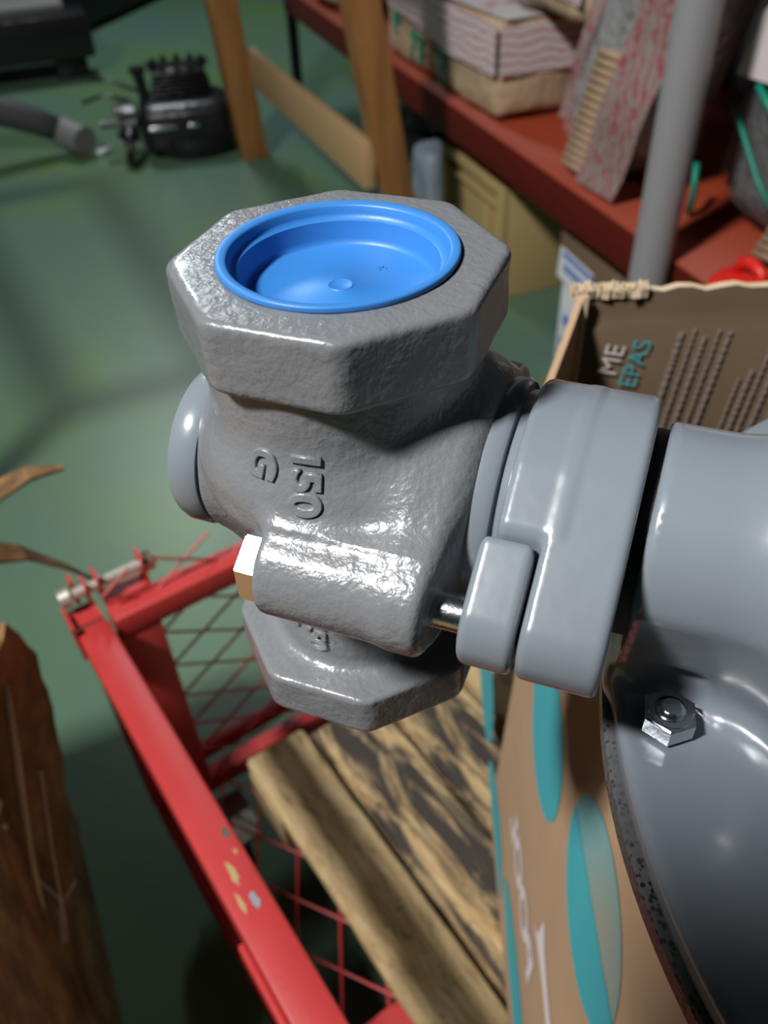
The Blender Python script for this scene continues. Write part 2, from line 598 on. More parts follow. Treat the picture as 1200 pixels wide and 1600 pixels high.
def valve(x, y, z):
    bz = cyl_z(x, y, z, 0, 0, 38.0, -72, -6, 3)
    bulge = cyl_z(x, y, z, 0, 0, 43.0, -66, -46, 8)
    d = smin(bz, bulge, 14)
    low = cyl_z(x, y, z, 0, 0, 30.0, -134, -55, 3)
    d = smin(d, low, 4)
    wedge = cone_capsule(x, y, z, (-31, 0, -76), (-2, 0, -112), 19, 27)
    stub = cyl_x(x, y, z, 0, -71, 24.6, -41, 0, 2)
    d = smin(d, smin(wedge, stub, 8), 3.5)
    rt = cyl_x(x, y, z, 0, -68, 33.5, 0, 41, 2)
    d = smin(d, rt, 14)
    plate = extrude(hull2(y, z, 0, -68.5, 33, 45.0, 12.3), x, 31, 39.5, 1.5)
    lug = np.minimum(cyl_x(x, y, z, -45.0, -68.5, 14.0, -4.8, 39.5, 1.6), cyl_x(x, y, z, 45.0, -68.5, 14.0, -4.8, 39.5, 1.6))
    web = extrude(np.maximum(np.abs(y) - 45, np.abs(z + 67) - 12.5), x, -4.2, 39, 2)
    d = smin(d, plate, 16)
    d = smin(d, smin(lug, web, 6), 6)
    top = extrude(octagon2(x, y, 40.9, 2.4), z, -19.5, 0, 2.0)
    bot = extrude(octagon2(x, y, 40.9, 2.4), z, -146, -129, 1.6)
    d = smin(d, top, 1.2)
    d = smin(d, bot, 5)
    hole = cyl_z(x, y, z, 0, 0, 29.4, -24, 5, 1)
    hole2 = cyl_z(x, y, z, 0, 0, 29.4, -160, -130, 1)
    d = smax(d, -hole, 1.0)
    d = np.maximum(d, -hole2)
    # sand-cast unevenness
    d = d + 0.13 * np.sin(x * 0.31 + 1.3) * np.sin(y * 0.27) * np.sin(z * 0.33 + 0.5)
    return d


V, Q = surface_net(valve, (-49, -62, -149), (45, 62, 3), 0.95)
body = tag(np_mesh('valve_body', V, Q, M['cast'], pump, shift=sh), 'rough cast grey valve body with octagonal ends')


def wrap_text(body_, size, ang, zc, radius, name, rot=-math.pi / 2, mirror=False):
    """raised cast characters bent round the barrel; characters read downwards"""
    bm = text_geo(body_, size, 0.55, 0.42, 0.1)
    bmesh.ops.subdivide_edges(bm, edges=bm.edges[:], cuts=1)
    cr, sr = math.cos(rot), math.sin(rot)
    for v_ in bm.verts:
        x, y, z = v_.co
        u, w_ = x * cr - y * sr, x * sr + y * cr
        v_.co = Vector((ang + u / radius, zc + w_, z))
    co = np.array([v_.co[:] for v_ in bm.verts])
    ca, sa = np.cos(co[:, 0]), np.sin(co[:, 0])
    lo_, hi_ = np.full(len(co), 15.0), np.full(len(co), 70.0)
    for _ in range(26):                    # lay the characters on the casting itself
        mid = (lo_ + hi_) / 2
        ins = valve(mid * ca, mid * sa, co[:, 1]) < 0
        lo_, hi_ = np.where(ins, mid, lo_), np.where(ins, hi_, mid)
    for v_, rad, c_, s_ in zip(bm.verts, lo_ + co[:, 2], ca, sa):
        v_.co = Vector((rad * c_ / 1000 - sh[0], rad * s_ / 1000 - sh[1], v_.co.y / 1000 - sh[2]))
    o = obj(name, bm, M['cast'], body, True)
    return o


A0 = math.atan2(-39, 4.5)
wrap_text('150', 10.8, A0, -41.5, 40.6, 'raised_lettering')
wrap_text('G', 10.8, math.atan2(-39, -7.5), -39.5, 40.0, 'raised_lettering')
wrap_text('150', 9.5, math.atan2(-30, -4), -115, 30.6, 'raised_lettering')
wrap_text('P', 9.5, math.atan2(-30, -15), -113, 30.6, 'raised_lettering')

# blanking cap on the far side of the valve
bm = bmesh.new()
add_lathe(bm, [(0, -51.0), (23.2, -51.0), (24.9, -50.3), (25.6, -48.6), (25.6, -43), (24.8, -41.2), (0, -41.2)], 72)
bmesh.ops.transform(bm, matrix=Matrix.Translation((-sh[0], -sh[1], -0.0708 - sh[2])) @ Matrix.Scale(0.001, 4) @ Matrix.Rotation(R(90), 4, 'Y'), verts=bm.verts)
obj('end_cap', bm, M['paint'], pump, True, auto=35)

# spigot ring between valve and clamp
bm = bmesh.new()
add_lathe(bm, [(20, 41.6), (31.2, 41.6), (33.2, 42.2), (34.4, 43.6), (34.4, 48.2), (33.4, 49.6), (31.5, 50.0), (31.0, 56), (20, 56)], 96)
MX = Matrix.Translation((-sh[0], -sh[1], -0.0675 - sh[2])) @ Matrix.Scale(0.001, 4) @ Matrix.Rotation(R(90), 4, 'Y')
bmesh.ops.transform(bm, matrix=MX, verts=bm.verts)
obj('flange_ring', bm, M['paint'], pump, True, auto=40)


bm = bmesh.new()
add_lathe(bm, [(0, 78), (29.0, 78), (29.0, 92), (0, 92)], 64)
bmesh.ops.transform(bm, matrix=Matrix.Translation((-sh[0], -sh[1], -0.070 - sh[2])) @ Matrix.Scale(0.001, 4) @ Matrix.Rotation(R(90), 4, 'Y'), verts=bm.verts)
tag(obj('blackened_spigot', bm, M['black'], pump, True, auto=40), 'spigot coloured black to darken the gap beside the clamp')  # spigot painted black in place of the gap's shade


def clamp_f(x, y, z):
    ov = hull2(y, z, 0, -70, 37.2, 45, 12.0)
    a = extrude(ov, x, 64.2, 84.4, 2.2)
    rd = smax(ov, -(y + 34.0), 2.5)
    rd = smax(rd, y - 34.0, 2.5)
    b = extrude(rd, x, 52.6, 70, 2.2)
    return smin(a, b, 1.2)


V, Q = surface_net(clamp_f, (50, -61, -112), (88, 61, -29), 0.8)
np_mesh('oval_flange', V, Q, M['paint'], pump, shift=sh)


def eye_f(x, y, z):
    ov = hull2(y, z, 0, -70, 37.2, 45, 12.0)
    return extrude(smax(ov, y + 35.2, 2.4), x, 49.4, 63.4, 2.2)


for sgn in (1, -1):
    V, Q = surface_net((lambda x, y, z, s_=sgn: eye_f(x, y * s_, z)), (45, -61 if sgn > 0 else 30, -95), (66, -30 if sgn > 0 else 61, -45), 0.7)
    np_mesh('clamp_lug', V, Q, M['paint'], pump, shift=sh)

HEXROT = 0
for yb in (-46.0, 46.0):
    bm = bmesh.new()
    add_cyl(bm, (-12, 0, 0), (56, 0, 0), 5.0, seg=32)
    bmesh.ops.transform(bm, matrix=Matrix.Translation((-sh[0], yb / 1000 - sh[1], -0.0690 - sh[2])) @ Matrix.Scale(0.001, 4), verts=bm.verts)
    rod = tag(obj('bolt', bm, M['zinc'], pump, auto=30), 'shiny bolt shank')
    bm = bmesh.new()
    add_cyl(bm, (-11.8, 0, 0), (-4.6, 0, 0), 10.4, seg=6)
    es = [e for e in bm.edges if abs(e.verts[0].co.x - e.verts[1].co.x) < 1e-4]
    bmesh.ops.bevel(bm, geom=es, offset=0.7, segments=2, affect='EDGES')
    bmesh.ops.transform(bm, matrix=Matrix.Translation((-sh[0], yb / 1000 - sh[1], -0.0695 - sh[2])) @ Matrix.Scale(0.001, 4) @ Matrix.Rotation(R(HEXROT), 4, 'X'), verts=bm.verts)
    obj('bolt_head', bm, M['bright'], rod)

# casing: neck, dome and bolting flange
DC = (274.0, 14.0)
NUTS = []
for k in range(10):
    a = math.atan2(-32 - DC[1], 101.5 - DC[0]) + k * 2 * math.pi / 10
    NUTS.append((DC[0] + 176 * math.cos(a), DC[1] + 176 * math.sin(a)))


def casing_f(x, y, z):
    dome = cyl_z(x, y, z, DC[0], DC[1], 146, -122, -18, 34)
    up = np.hypot(y, z + 70) - 31.4
    dn = np.maximum((np.abs(y) - 31.4 + 0.30 * np.maximum(-70 - z, 0)) / 1.044, -(z + 116))
    neck = extrude(np.where(z > -70, up, np.maximum(dn, z + 70 - 40)), x, 87.5, 190, 1.8)
    d = smin(dome, neck, 26)
    fl = cyl_z(x, y, z, DC[0], DC[1], 189, -119.0, -110.3, 2.0)
    d = smin(d, fl, 12)
    for nx, ny in NUTS:
        d = smax(d, -cyl_z(x, y, z, nx, ny, 11.5, -109.6, -97, 2.5), 4)
    return d


V, Q = surface_net(casing_f, (82, -180, -122), (468, 208, -14), 2.0)
np_mesh('casing', V, Q, M['paint'], pump, shift=sh)
bm = bmesh.new()
add_lathe(bm, [(100, -119.2), (190.5, -119.2), (191.3, -120.2), (191.3, -126.2), (190.5, -127.2), (100, -127.2)], 160, Matrix.Translation((DC[0], DC[1], 0)))
bmesh.ops.transform(bm, matrix=Matrix.Translation((-sh[0], -sh[1], -sh[2])) @ Matrix.Scale(0.001, 4), verts=bm.verts)
tag(obj('gasket', bm, M['gasket'], pump, auto=30), 'speckled dark grey gasket rim')
bm = bmesh.new()
zb = -(ZV - 0.206) * 1000
add_lathe(bm, [(0, -127.4), (178, -127.4), (180, -130), (178, -136), (120, -160), (108, -190), (108, zb + 30), (118, zb + 20), (118, zb), (0, zb)], 96, Matrix.Translation((DC[0], DC[1], 0)))
bmesh.ops.transform(bm, matrix=Matrix.Translation((-sh[0], -sh[1], -sh[2])) @ Matrix.Scale(0.001, 4), verts=bm.verts)
obj('lower_casing', bm, M['paint'], pump, auto=40)
nut_me = None
for i, (nx, ny) in enumerate(NUTS):
    if nut_me is None:
        bm = bmesh.new()
        add_cyl(bm, (0, 0, -109.9), (0, 0, -103.4), 7.7, seg=6)
        bmesh.ops.bevel(bm, geom=[e for e in bm.edges if abs(e.verts[0].co.z - e.verts[1].co.z) < 1e-4], offset=0.55, segments=2, affect='EDGES')
        add_lathe(bm, [(6.2, -103.5), (6.0, -103.1), (4.4, -103.0)], 32)
        bmesh.ops.rotate(bm, cent=(0, 0, 0), matrix=Matrix.Rotation(R(8), 3, 'Z'), verts=bm.verts)
        bmesh.ops.transform(bm, matrix=Matrix.Scale(0.001, 4), verts=bm.verts)
        nut = obj('flange_nut', bm, M['zinc'], pump)
        nut_me = nut.data
        bm = bmesh.new()
        add_lathe(bm, [(0, -101.6), (2.6, -101.6), (3.3, -102.1), (3.5, -102.6), (4.1, -103.0), (4.1, -108), (0, -108)], 28)
        bmesh.ops.transform(bm, matrix=Matrix.Scale(0.001, 4), verts=bm.verts)
        stud = obj('stud_end', bm, M['zinc'], nut, auto=35)
        stud_me = stud.data
    else:
        nut = link('flange_nut', nut_me, None, pump)
        link('stud_end', stud_me, None, nut)
    nut.location = (nx / 1000 - sh[0], ny / 1000 - sh[1], -sh[2])

# blue plug in the upper port
plug = thing('port_plug', 'round blue plastic plug with a recessed face in the top port of the pump', 'plug', (0, 0, ZV - 0.012))
bm = bmesh.new()
add_lathe(bm, [(0, -8.6), (2.6, -8.6), (3.1, -8.3), (3.5, -8.7), (23.6, -8.7), (24.6, -8.2), (25.0, -6.8), (25.9, -2.4), (27.2, -1.8), (27.6, -0.9),
               (27.9, 0.7), (28.2, 1.15), (28.6, 1.3), (30.3, 1.65), (30.7, 1.5), (30.85, 1.1), (30.8, 0.25), (29.0, 0.15), (28.6, -1), (28.0, -10.6), (0, -10.8)], 128)
bmesh.ops.transform(bm, matrix=Matrix.Translation((0, 0, 0.012)) @ Matrix.Scale(0.001, 4), verts=bm.verts)
obj('plug_cup', bm, M['plug'], plug, auto=50)
bm = text_geo('M', 3.2, 0.12)
bmesh.ops.transform(bm, matrix=Matrix.Translation((0.011, 0.009, 0.012 - 0.0086)) @ Matrix.Scale(0.001, 4) @ Matrix.Rotation(R(20), 4, 'Z'), verts=bm.verts)
obj('moulded_mark', bm, M['plug'], plug)

# ------------------------------------------------------------------ carton round the pump
CA = R(-2.4)
carton = thing('carton', 'open brown cardboard carton with teal and white print holding the grey pump', 'box', (0.1055, 0.2450, 0.2015), CA)
# own axes: x to the right along the back wall, y back, origin at the back left bottom corner
HW, TW, LW, DW = 0.593, 0.006, 0.36, 0.62
HS = 0.500                         # the side wall towards the valve is cut lower


def wall_bow(y, z):
    return 0.0225 * (z / HW)


bm = bmesh.new()
ny_, nz_ = 24, 14
grid = {}
for s_ in (0, 1):
    for i in range(ny_ + 1):
        for j in range(nz_ + 1):
            y = -DW * i / ny_
            z = HS * j / nz_
            bow = 0.0035 * math.sin(9 * y + 1) * math.sin(math.pi * min(1, z / HW * 1.0))
            base = 0.0
            grid[s_, i, j] = bm.verts.new((wall_bow(y, z) + bow * 0.3 + base + s_ * TW, y, z))
for i in range(ny_):
    for j in range(nz_):
        for s_ in (0, 1):
            bm.faces.new((grid[s_, i, j], grid[s_, i + 1, j], grid[s_, i + 1, j + 1], grid[s_, i, j + 1]))
for i in range(ny_):
    bm.faces.new((grid[0, i, nz_], grid[0, i + 1, nz_], grid[1, i + 1, nz_], grid[1, i, nz_]))
    bm.faces.new((grid[0, i, 0], grid[0, i + 1, 0], grid[1, i + 1, 0], grid[1, i, 0]))
for j in range(nz_):
    for i in (0, ny_):
        bm.faces.new((grid[0, i, j], grid[0, i, j + 1], grid[1, i, j + 1], grid[1, i, j]))
wl = obj('side_wall', bm, M['kraft'], carton, True, auto=40)
wl.data.materials.append(M['torn'])
for p in wl.data.polygons:
    if p.normal.z > 0.9 or abs(p.normal.y) > 0.9:
        p.material_index = 1

# back wall with a creased upper flap
bm = bmesh.new()
nx_ = 40
rows = [(0.0, 0.0), (0.20, 0.001), (0.45, 0.0), (0.566, -0.0015), (0.571, 0.0005), (0.58, 0.001), (0.593, 0.002)]
gb = {}
for s_ in (0, 1):
    for i in range(nx_ + 1):
        x = 0.022 + (LW - 0.03) * i / nx_
        for j, (z, dy) in enumerate(rows):
            zz = z
            if j == len(rows) - 1:
                zz += 0.0016 * math.sin(i * 1.9) * (1 if i < 12 else 0.35)
            crease = 0.0025 * math.sin(i * 0.35) * (1 if j in (3, 4) else 0)
            gb[s_, i, j] = bm.verts.new((x, dy + s_ * 0.006, zz + crease))
for i in range(nx_):
    for j in range(len(rows) - 1):
        for s_ in (0, 1):
            bm.faces.new((gb[s_, i, j], gb[s_, i + 1, j], gb[s_, i + 1, j + 1], gb[s_, i, j + 1]))
    for j in (0, len(rows) - 1):
        bm.faces.new((gb[0, i, j], gb[0, i + 1, j], gb[1, i + 1, j], gb[1, i, j]))
for j in range(len(rows) - 1):
    for i in (0, nx_):
        bm.faces.new((gb[0, i, j], gb[0, i, j + 1], gb[1, i, j + 1], gb[1, i, j]))
bwall = obj('back_wall', bm, M['kraft_shaded'], carton, False, auto=50)
bwall.data.materials.append(M['torn'])
for p in bwall.data.polygons:
    if p.normal.z > 0.6:
        p.material_index = 1
# torn fluted top edge at the corner
bm = bmesh.new()
for i in range(26):
    x = 0.018 + i * 0.00175
    hgt = 0.003 + 0.003 * random.random()
    add_box(bm, (x, 0.0035 + random.uniform(-0.001, 0.001), 0.5935), (0.0013, 0.007 + random.uniform(0, 0.002), hgt), Euler((random.uniform(-0.4, 0.4), random.uniform(-0.3, 0.3), random.uniform(-0.3, 0.3))).to_matrix())
for i in range(10):
    add_box(bm, (0.019 + i * 0.0045, 0.0005 - 0.001 * random.random(), 0.592), (0.005, 0.0009, 0.006), Euler((random.uniform(-0.6, 0.2), 0, random.uniform(-0.3, 0.3))).to_matrix())
tag(obj('torn_edge', bm, M['torn'], carton), 'torn pale fluting along the top edge', kind='stuff')
bm = bmesh.new()
add_prism(bm, [(0.0, 0.592), (0.025, 0.578), (0.055, 0.564), (0.115, 0.535), (0.115, 0.43), (0.0, 0.43)], 0.0, 0.004, ((0.0215, 0.0, 0), (-0.42, -0.9075, 0), (0, 0, 1), (0.9075, -0.42, 0)))
cf = obj('corner_flap', bm, M['kraft'], carton)
bm = bmesh.new()
add_box(bm, (0.0255, -0.004, 0.515), (0.003, 0.003, 0.156))
tag(obj('torn_edge', bm, M['torn'], carton), 'pale cut corner edge')
bm = bmesh.new()
add_box(bm, (LW / 2 + 0.012, -DW + 0.003, HW / 2 - 0.07), (LW - 0.03, 0.006, HW - 0.14))
obj('front_wall', bm, M['kraft'], carton)
bm = bmesh.new()
add_box(bm, (LW, -DW / 2, HW / 2 - 0.002), (0.006, DW, HW - 0.004))
obj('side_wall', bm, M['kraft'], carton)
bm = bmesh.new()
add_box(bm, (LW / 2 + 0.006, -DW / 2, 0.0025), (LW - 0.012, DW - 0.012, 0.005))
obj('base_panel', bm, M['kraft'], carton)


def on_wall(y, z, off=0.0006):
    bow = 0.0035 * math.sin(9 * y + 1) * math.sin(math.pi * min(1, z / HW))
    base = 0.006 * max(0, 1 - z / 0.02) ** 2
    return Vector((wall_bow(y, z) + bow * 0.3 + base - off, y, z))


def wall_patch(name, outline, m, off=0.0006, rings=8):
    """flat print following the outer face of the left wall; outline in (y, z) of the carton"""
    cy = sum(p[0] for p in outline) / len(outline)
    cz = sum(p[1] for p in outline) / len(outline)
    bm = bmesh.new()
    lay = []
    for r_ in range(rings + 1):
        k = r_ / rings
        lay.append([bm.verts.new(on_wall(cy + (p[0] - cy) * k, cz + (p[1] - cz) * k, off)) for p in outline] if r_ else [bm.verts.new(on_wall(cy, cz, off))])
    n_ = len(outline)
    for i in range(n_):
        j = (i + 1) % n_
        bm.faces.new((lay[0][0], lay[1][i], lay[1][j]))
        for r_ in range(1, rings):
            bm.faces.new((lay[r_][i], lay[r_ + 1][i], lay[r_ + 1][j], lay[r_][j]))
    o_ = on_wall(cy, cz)
    for v_ in bm.verts:
        v_.co -= o_
    o = obj(name, bm, m, wl)
    o.location = o_
    return o


def ell(cy, cz, a, b_, tilt, n_=40, sharp=0.0):
    out = []
    for k in range(n_):
        t = 2 * math.pi * k / n_
        u, v_ = a * math.cos(t), b_ * math.sin(t)
        out.append((cy + u * math.cos(tilt) - v_ * math.sin(tilt), cz + u * math.sin(tilt) + v_ * math.cos(tilt)))
    return out


OY, OZ = 0.2450, 0.200


def wy(y):   # world y -> carton y (walls are nearly parallel to world y)
    return (y - OY)


wall_patch('printed_dot', ell(wy(-0.014), 0.574 - OZ, 0.056, 0.061, 0.0), M['teal_fade'])
wall_patch('printed_dot', [(wy(-0.014) + p[0], 0.574 - OZ + p[1]) for p in
                           [(0.056 * math.cos(t), 0.061 * math.sin(t)) for t in [math.pi * (0.97 + 1.06 * k / 16) for k in range(17)]]], M['teal'], 0.0010)
wall_patch('printed_dot', ell(wy(0.122), 0.528 - OZ, 0.056, 0.056, 0.0), M['teal'])
wall_patch('printed_dot', ell(wy(0.360), 0.265 - OZ, 0.070, 0.050, 0.0), M['teal'])
wall_patch('printed_dot', ell(wy(0.215), 0.225 - OZ, 0.070, 0.040, 0.0), M['teal'])
wall_patch('printed_dot', ell(wy(0.060), 0.262 - OZ, 0.085, 0.028, 0.0), M['teal'])


def wall_text(s, size, y, z):
    bm = text_geo(s, size, 0, 0, 0.0024)
    bmesh.ops.subdivide_edges(bm, edges=[e for e in bm.edges if e.calc_length() > 0.02], cuts=2)
    for v_ in bm.verts:
        # reads away from the viewer, tops of the characters towards the bottom of the wall
        v_.co = on_wall(y + v_.co.x, z - (-v_.co.y), 0.0007)
    return obj('printed_lettering', bm, M['white_print'], wl)


wall_text('POOL', 0.050, wy(0.096), 0.350 - OZ)
sw = [(-0.020, 0.395), (0.010, 0.400), (0.035, 0.398), (0.052, 0.395), (0.040, 0.405), (0.036, 0.438), (0.022, 0.425), (0.005, 0.418), (-0.020, 0.412), (-0.05, 0.418), (-0.05, 0.405)]
wall_patch('printed_swoosh', [(wy(a), b_ - OZ) for a, b_ in sw], M['white_print'])


def back_text(s, size, x, z, rot, m):
    bm = text_geo(s, size)
    bmesh.ops.transform(bm, matrix=Matrix.Translation((x, -0.0030, z)) @ Matrix.Rotation(rot, 4, 'Y') @ Matrix.Rotation(R(90), 4, 'X'), verts=bm.verts)
    return obj('printed_lettering', bm, m, bwall)


back_text('ME', 0.017, 0.047, 0.549, R(-80), M['white_print'])
back_text('EPAS', 0.016, 0.0615, 0.546, R(-80), M['teal'])
bm = bmesh.new()
for k, (x, z0, z1, wd) in enumerate([(0.079, 0.500, 0.566, 0.0032), (0.086, 0.495, 0.566, 0.0016), (0.0925, 0.49, 0.56, 0.0028), (0.100, 0.488, 0.564, 0.0016), (0.1065, 0.486, 0.568, 0.0026),
                                     (0.122, 0.48, 0.535, 0.0016), (0.128, 0.478, 0.54, 0.0028), (0.134, 0.476, 0.566, 0.0018), (0.141, 0.474, 0.568, 0.0026), (0.150, 0.474, 0.566, 0.0018)]):
    z = z0
    while z < z1:
        ln = random.uniform(0.002, 0.006)
        add_box(bm, (x + (z - z0) * 0.10, -0.0026, z + ln / 2), (wd, 0.0002, ln), Euler((0, R(6), 0)).to_matrix())
        z += ln + 0.0012
M['faint_print'] = mat('faint_white_ink', (0.27, 0.215, 0.185), 0.8)
tag(obj('small_print', bm, M['faint_print'], bwall), 'rows of small pale print', kind='stuff')

# ------------------------------------------------------------------ red mesh trolley
DV, EV = Vector((0.545, -0.838, 0)), Vector((0.838, 0.545, 0))
CROT = math.atan2(DV.y, DV.x)
trolley = thing('trolley', 'red steel mesh-sided trolley with chipped paint carrying the pallet', 'trolley', (0, 0, 0), CROT)
# own axes: x = d along the side rail towards the viewer, y = e across, z up


def red_part(name, boxes, bev=0.003, label=None, m='red', parent=None):
    bm = bmesh.new()
    for c, s_ in boxes:
        add_box(bm, c, s_, None, bev)
    return tag(obj(name, bm, M[m], parent or trolley, auto=40), label)


red_part('side_rail', [((0.085, -0.0495, 0.415), (1.02, 0.031, 0.030))], 0.003)
red_part('outer_strip', [((0.22, -0.0675, 0.408), (0.62, 0.006, 0.022))])
red_part('end_rail', [((-0.427, 0.255, 0.416), (0.027, 0.570, 0.028))], 0.002)
red_part('side_rail', [((0.085, 0.555, 0.415), (1.02, 0.031, 0.030))], 0.005)
red_part('corner_post', [((-0.425, -0.046, 0.258), (0.030, 0.030, 0.284))], 0.004)
red_part('corner_post', [((-0.425, 0.555, 0.258), (0.030, 0.030, 0.284))], 0.004)
red_part('inner_stay', [((-0.419, -0.010, 0.262), (0.010, 0.044, 0.278))], 0.002)
red_part('end_sill', [((-0.414, 0.255, 0.112), (0.022, 0.600, 0.028))], 0.004)
red_part('end_sill', [((-0.448, 0.255, 0.122), (0.016, 0.580, 0.022))], 0.004)
red_part('deck_rail', [((0.085, -0.046, 0.108), (1.0, 0.028, 0.030))], 0.004)
red_part('deck_rail', [((0.085, 0.555, 0.108), (1.0, 0.028, 0.030))], 0.004)
red_part('cross_bar', [((0.10, 0.255, 0.100), (0.03, 0.58, 0.02))], 0.003)
bm = bmesh.new()
add_box(bm, (-0.035, 0.030, 0.128), (0.085, 0.085, 0.014), None, 0.006)
add_cyl(bm, (-0.05, 0.03, 0.13), (-0.05, 0.03, 0.142), 0.024, seg=24)
obj('corner_plate', bm, M['red'], trolley, auto=40)


def diamond(name, origin, U, V_, w_, h_, r_, sp=0.0455, ang=31):
    """welded lattice of two families of rods clipped to a rectangle"""
    bm = bmesh.new()
    o_, U, V_ = Vector(origin), Vector(U), Vector(V_)
    for sg in (1, -1):
        ca, sa = math.cos(R(ang)), sg * math.sin(R(ang))
        c0 = sorted([-sa * x + ca * y for x in (0, w_) for y in (0, h_)])
        c = math.ceil(c0[0] / sp) * sp
        while c < c0[-1]:
            px, py = -sa * c, ca * c
            t0, t1 = -1e9, 1e9
            for p_, d_, hi_ in ((px, ca, w_), (py, sa, h_)):
                ta, tb = (0 - p_) / d_, (hi_ - p_) / d_
                t0, t1 = max(t0, min(ta, tb)), min(t1, max(ta, tb))
            if t1 - t0 > 0.008:
                a = o_ + U * (px + ca * t0) + V_ * (py + sa * t0)
                b_ = o_ + U * (px + ca * t1) + V_ * (py + sa * t1)
                add_cyl(bm, a, b_, r_, seg=6)
            c += sp
    return obj(name, bm, M['red'], trolley)


diamond('deck_mesh', (-0.40, -0.032, 0.118), (1, 0, 0), (0, 1, 0), 0.97, 0.575, 0.0017)
diamond('end_mesh', (-0.430, -0.030, 0.125), (0, 1, 0), (0, 0, 1), 0.570, 0.345, 0.0015, ang=33)
# hinge bracket and bolt at the corner
bm = bmesh.new()
add_box(bm, (-0.447, -0.006, 0.4315), (0.020, 0.044, 0.003))
add_box(bm, (-0.448, -0.028, 0.449), (0.020, 0.003, 0.034))
add_box(bm, (-0.448, 0.016, 0.449), (0.020, 0.003, 0.034))
obj('hinge_bracket', bm, M['red'], trolley)
bm = bmesh.new()
add_box(bm, (-0.432, -0.0660, 0.420), (0.034, 0.0028, 0.044))
add_box(bm, (-0.436, -0.0520, 0.4325), (0.026, 0.030, 0.003))
add_box(bm, (-0.450, -0.040, 0.446), (0.018, 0.003, 0.030))
add_box(bm, (-0.456, -0.050, 0.450), (0.012, 0.0035, 0.030))
obj('corner_bracket', bm, M['red'], trolley)
bm = bmesh.new()
add_cyl(bm, (-0.448, -0.058, 0.452), (-0.448, 0.030, 0.452), 0.0055, seg=20)
hb = tag(obj('hinge_bolt', bm, M['satin'], trolley, auto=30), 'plated hinge bolt')
bm = bmesh.new()
add_cyl(bm, (-0.448, -0.066, 0.452), (-0.448, -0.056, 0.452), 0.009, 0.010, seg=20)
obj('bolt_head', bm, M['satin'], hb, auto=30)
bm = bmesh.new()
add_cyl(bm, (-0.448, 0.018, 0.452), (-0.448, 0.027, 0.452), 0.0105, seg=6)
obj('bolt_nut', bm, M['oldsteel'], hb)
# castors under the deck
for x in (-0.36, 0.50):
    for y in (0.0, 0.50):
        bm = bmesh.new()
        add_box(bm, (x, y, 0.090), (0.07, 0.07, 0.006), None, 0.002)
        add_box(bm, (x, y - 0.018, 0.070), (0.03, 0.004, 0.045))
        add_box(bm, (x, y + 0.018, 0.070), (0.03, 0.004, 0.045))
        cst = obj('castor', bm, M['oldsteel'], trolley)
        bm = bmesh.new()
        add_cyl(bm, (x, y - 0.014, 0.040), (x, y + 0.014, 0.040), 0.040, seg=28)
        obj('wheel', bm, M['black'], cst, auto=40)

# paint chips on the side rail (bare patches with their own outline)
for (dx, dy, sx_, sy_, seed, mk) in [(-0.162, -0.040, 0.007, 0.0035, 1, 'oldsteel'), (-0.131, -0.050, 0.011, 0.0035, 2, 'cream'), (-0.145, -0.041, 0.003, 0.0015, 5, 'cream'), (-0.104, -0.046, 0.008, 0.0035, 3, 'bluegrey'), (-0.108, -0.055, 0.012, 0.002, 4, 'cream')]:
    bm = bmesh.new()
    rnd = random.Random(seed)
    pl = [(dx + sx_ * math.cos(t) * rnd.uniform(0.5, 1.1), dy + sy_ * math.sin(t) * rnd.uniform(0.5, 1.1)) for t in [2 * math.pi * k / 14 for k in range(14)]]
    add_prism(bm, pl, 0.0, 0.0003, ((0, 0, 0.4300), (1, 0, 0), (0, 1, 0), (0, 0, 1)))
    tag(obj('paint_chip', bm, M[mk], trolley), 'chipped patch without red paint')

# ------------------------------------------------------------------ pallet on the trolley
pallet = thing('pallet', 'worn wooden pallet with dark oil stains lying on the trolley deck', 'pallet', (0, 0, 0.120), CROT)
x0p, x1p = -0.355, 0.47
pl_e = [(0.041, 0.113, 'pallet_clean', 0.0, 0.000), (0.121, 0.205, 'pallet', 0.012, -0.003), (0.211, 0.300, 'pallet', -0.006, -0.001), (0.308, 0.400, 'pallet_clean', 0.004, 0.0), (0.408, 0.50, 'pallet', 0.0, -0.002)]
for e0, e1, mk, dx, dz in pl_e:
    bm = bmesh.new()
    L_ = x1p - x0p
    add_box(bm, (0, 0, 0), (L_, e1 - e0, 0.018))
    bmesh.ops.subdivide_edges(bm, edges=[e for e in bm.edges if e.calc_length() > 0.3], cuts=22)
    bmesh.ops.bevel(bm, geom=[e for e in bm.edges if len(e.link_faces) == 2 and e.calc_face_angle(0) > 1], offset=0.0025, segments=2, affect='EDGES')
    rough_up(bm, 0.0016, 22, e0 * 50)
    o = obj('plank', bm, M[mk], pallet, auto=45)
    o.location = ((x0p + x1p) / 2 + dx, (e0 + e1) / 2, 0.070 + dz)
for x in (-0.315, 0.05, 0.43):
    bm = bmesh.new()
    add_box(bm, (x, 0.27, 0.030), (0.075, 0.46, 0.060), None, 0.003)
    obj('bearer', bm, M['pallet_clean'], pallet)

# ------------------------------------------------------------------ torn carton at the left
old = thing('torn_carton', 'tattered brown carton with ragged torn flaps at the left edge', 'box', (-0.62, 0.05, 0))
OL = Vector((-0.62, 0.05, 0))


def ragged(poly, amp, step, seed):
    rnd = random.Random(seed)
    out = []
    n_ = len(poly)
    for i in range(n_):
        a, b_ = Vector((*poly[i], 0)), Vector((*poly[(i + 1) % n_], 0))
        k = max(1, int((b_ - a).length / step))
        for q in range(k):
            p = a.lerp(b_, q / k)
            out.append((p.x + rnd.uniform(-amp, amp), p.y + rnd.uniform(-amp, amp)))
    return out


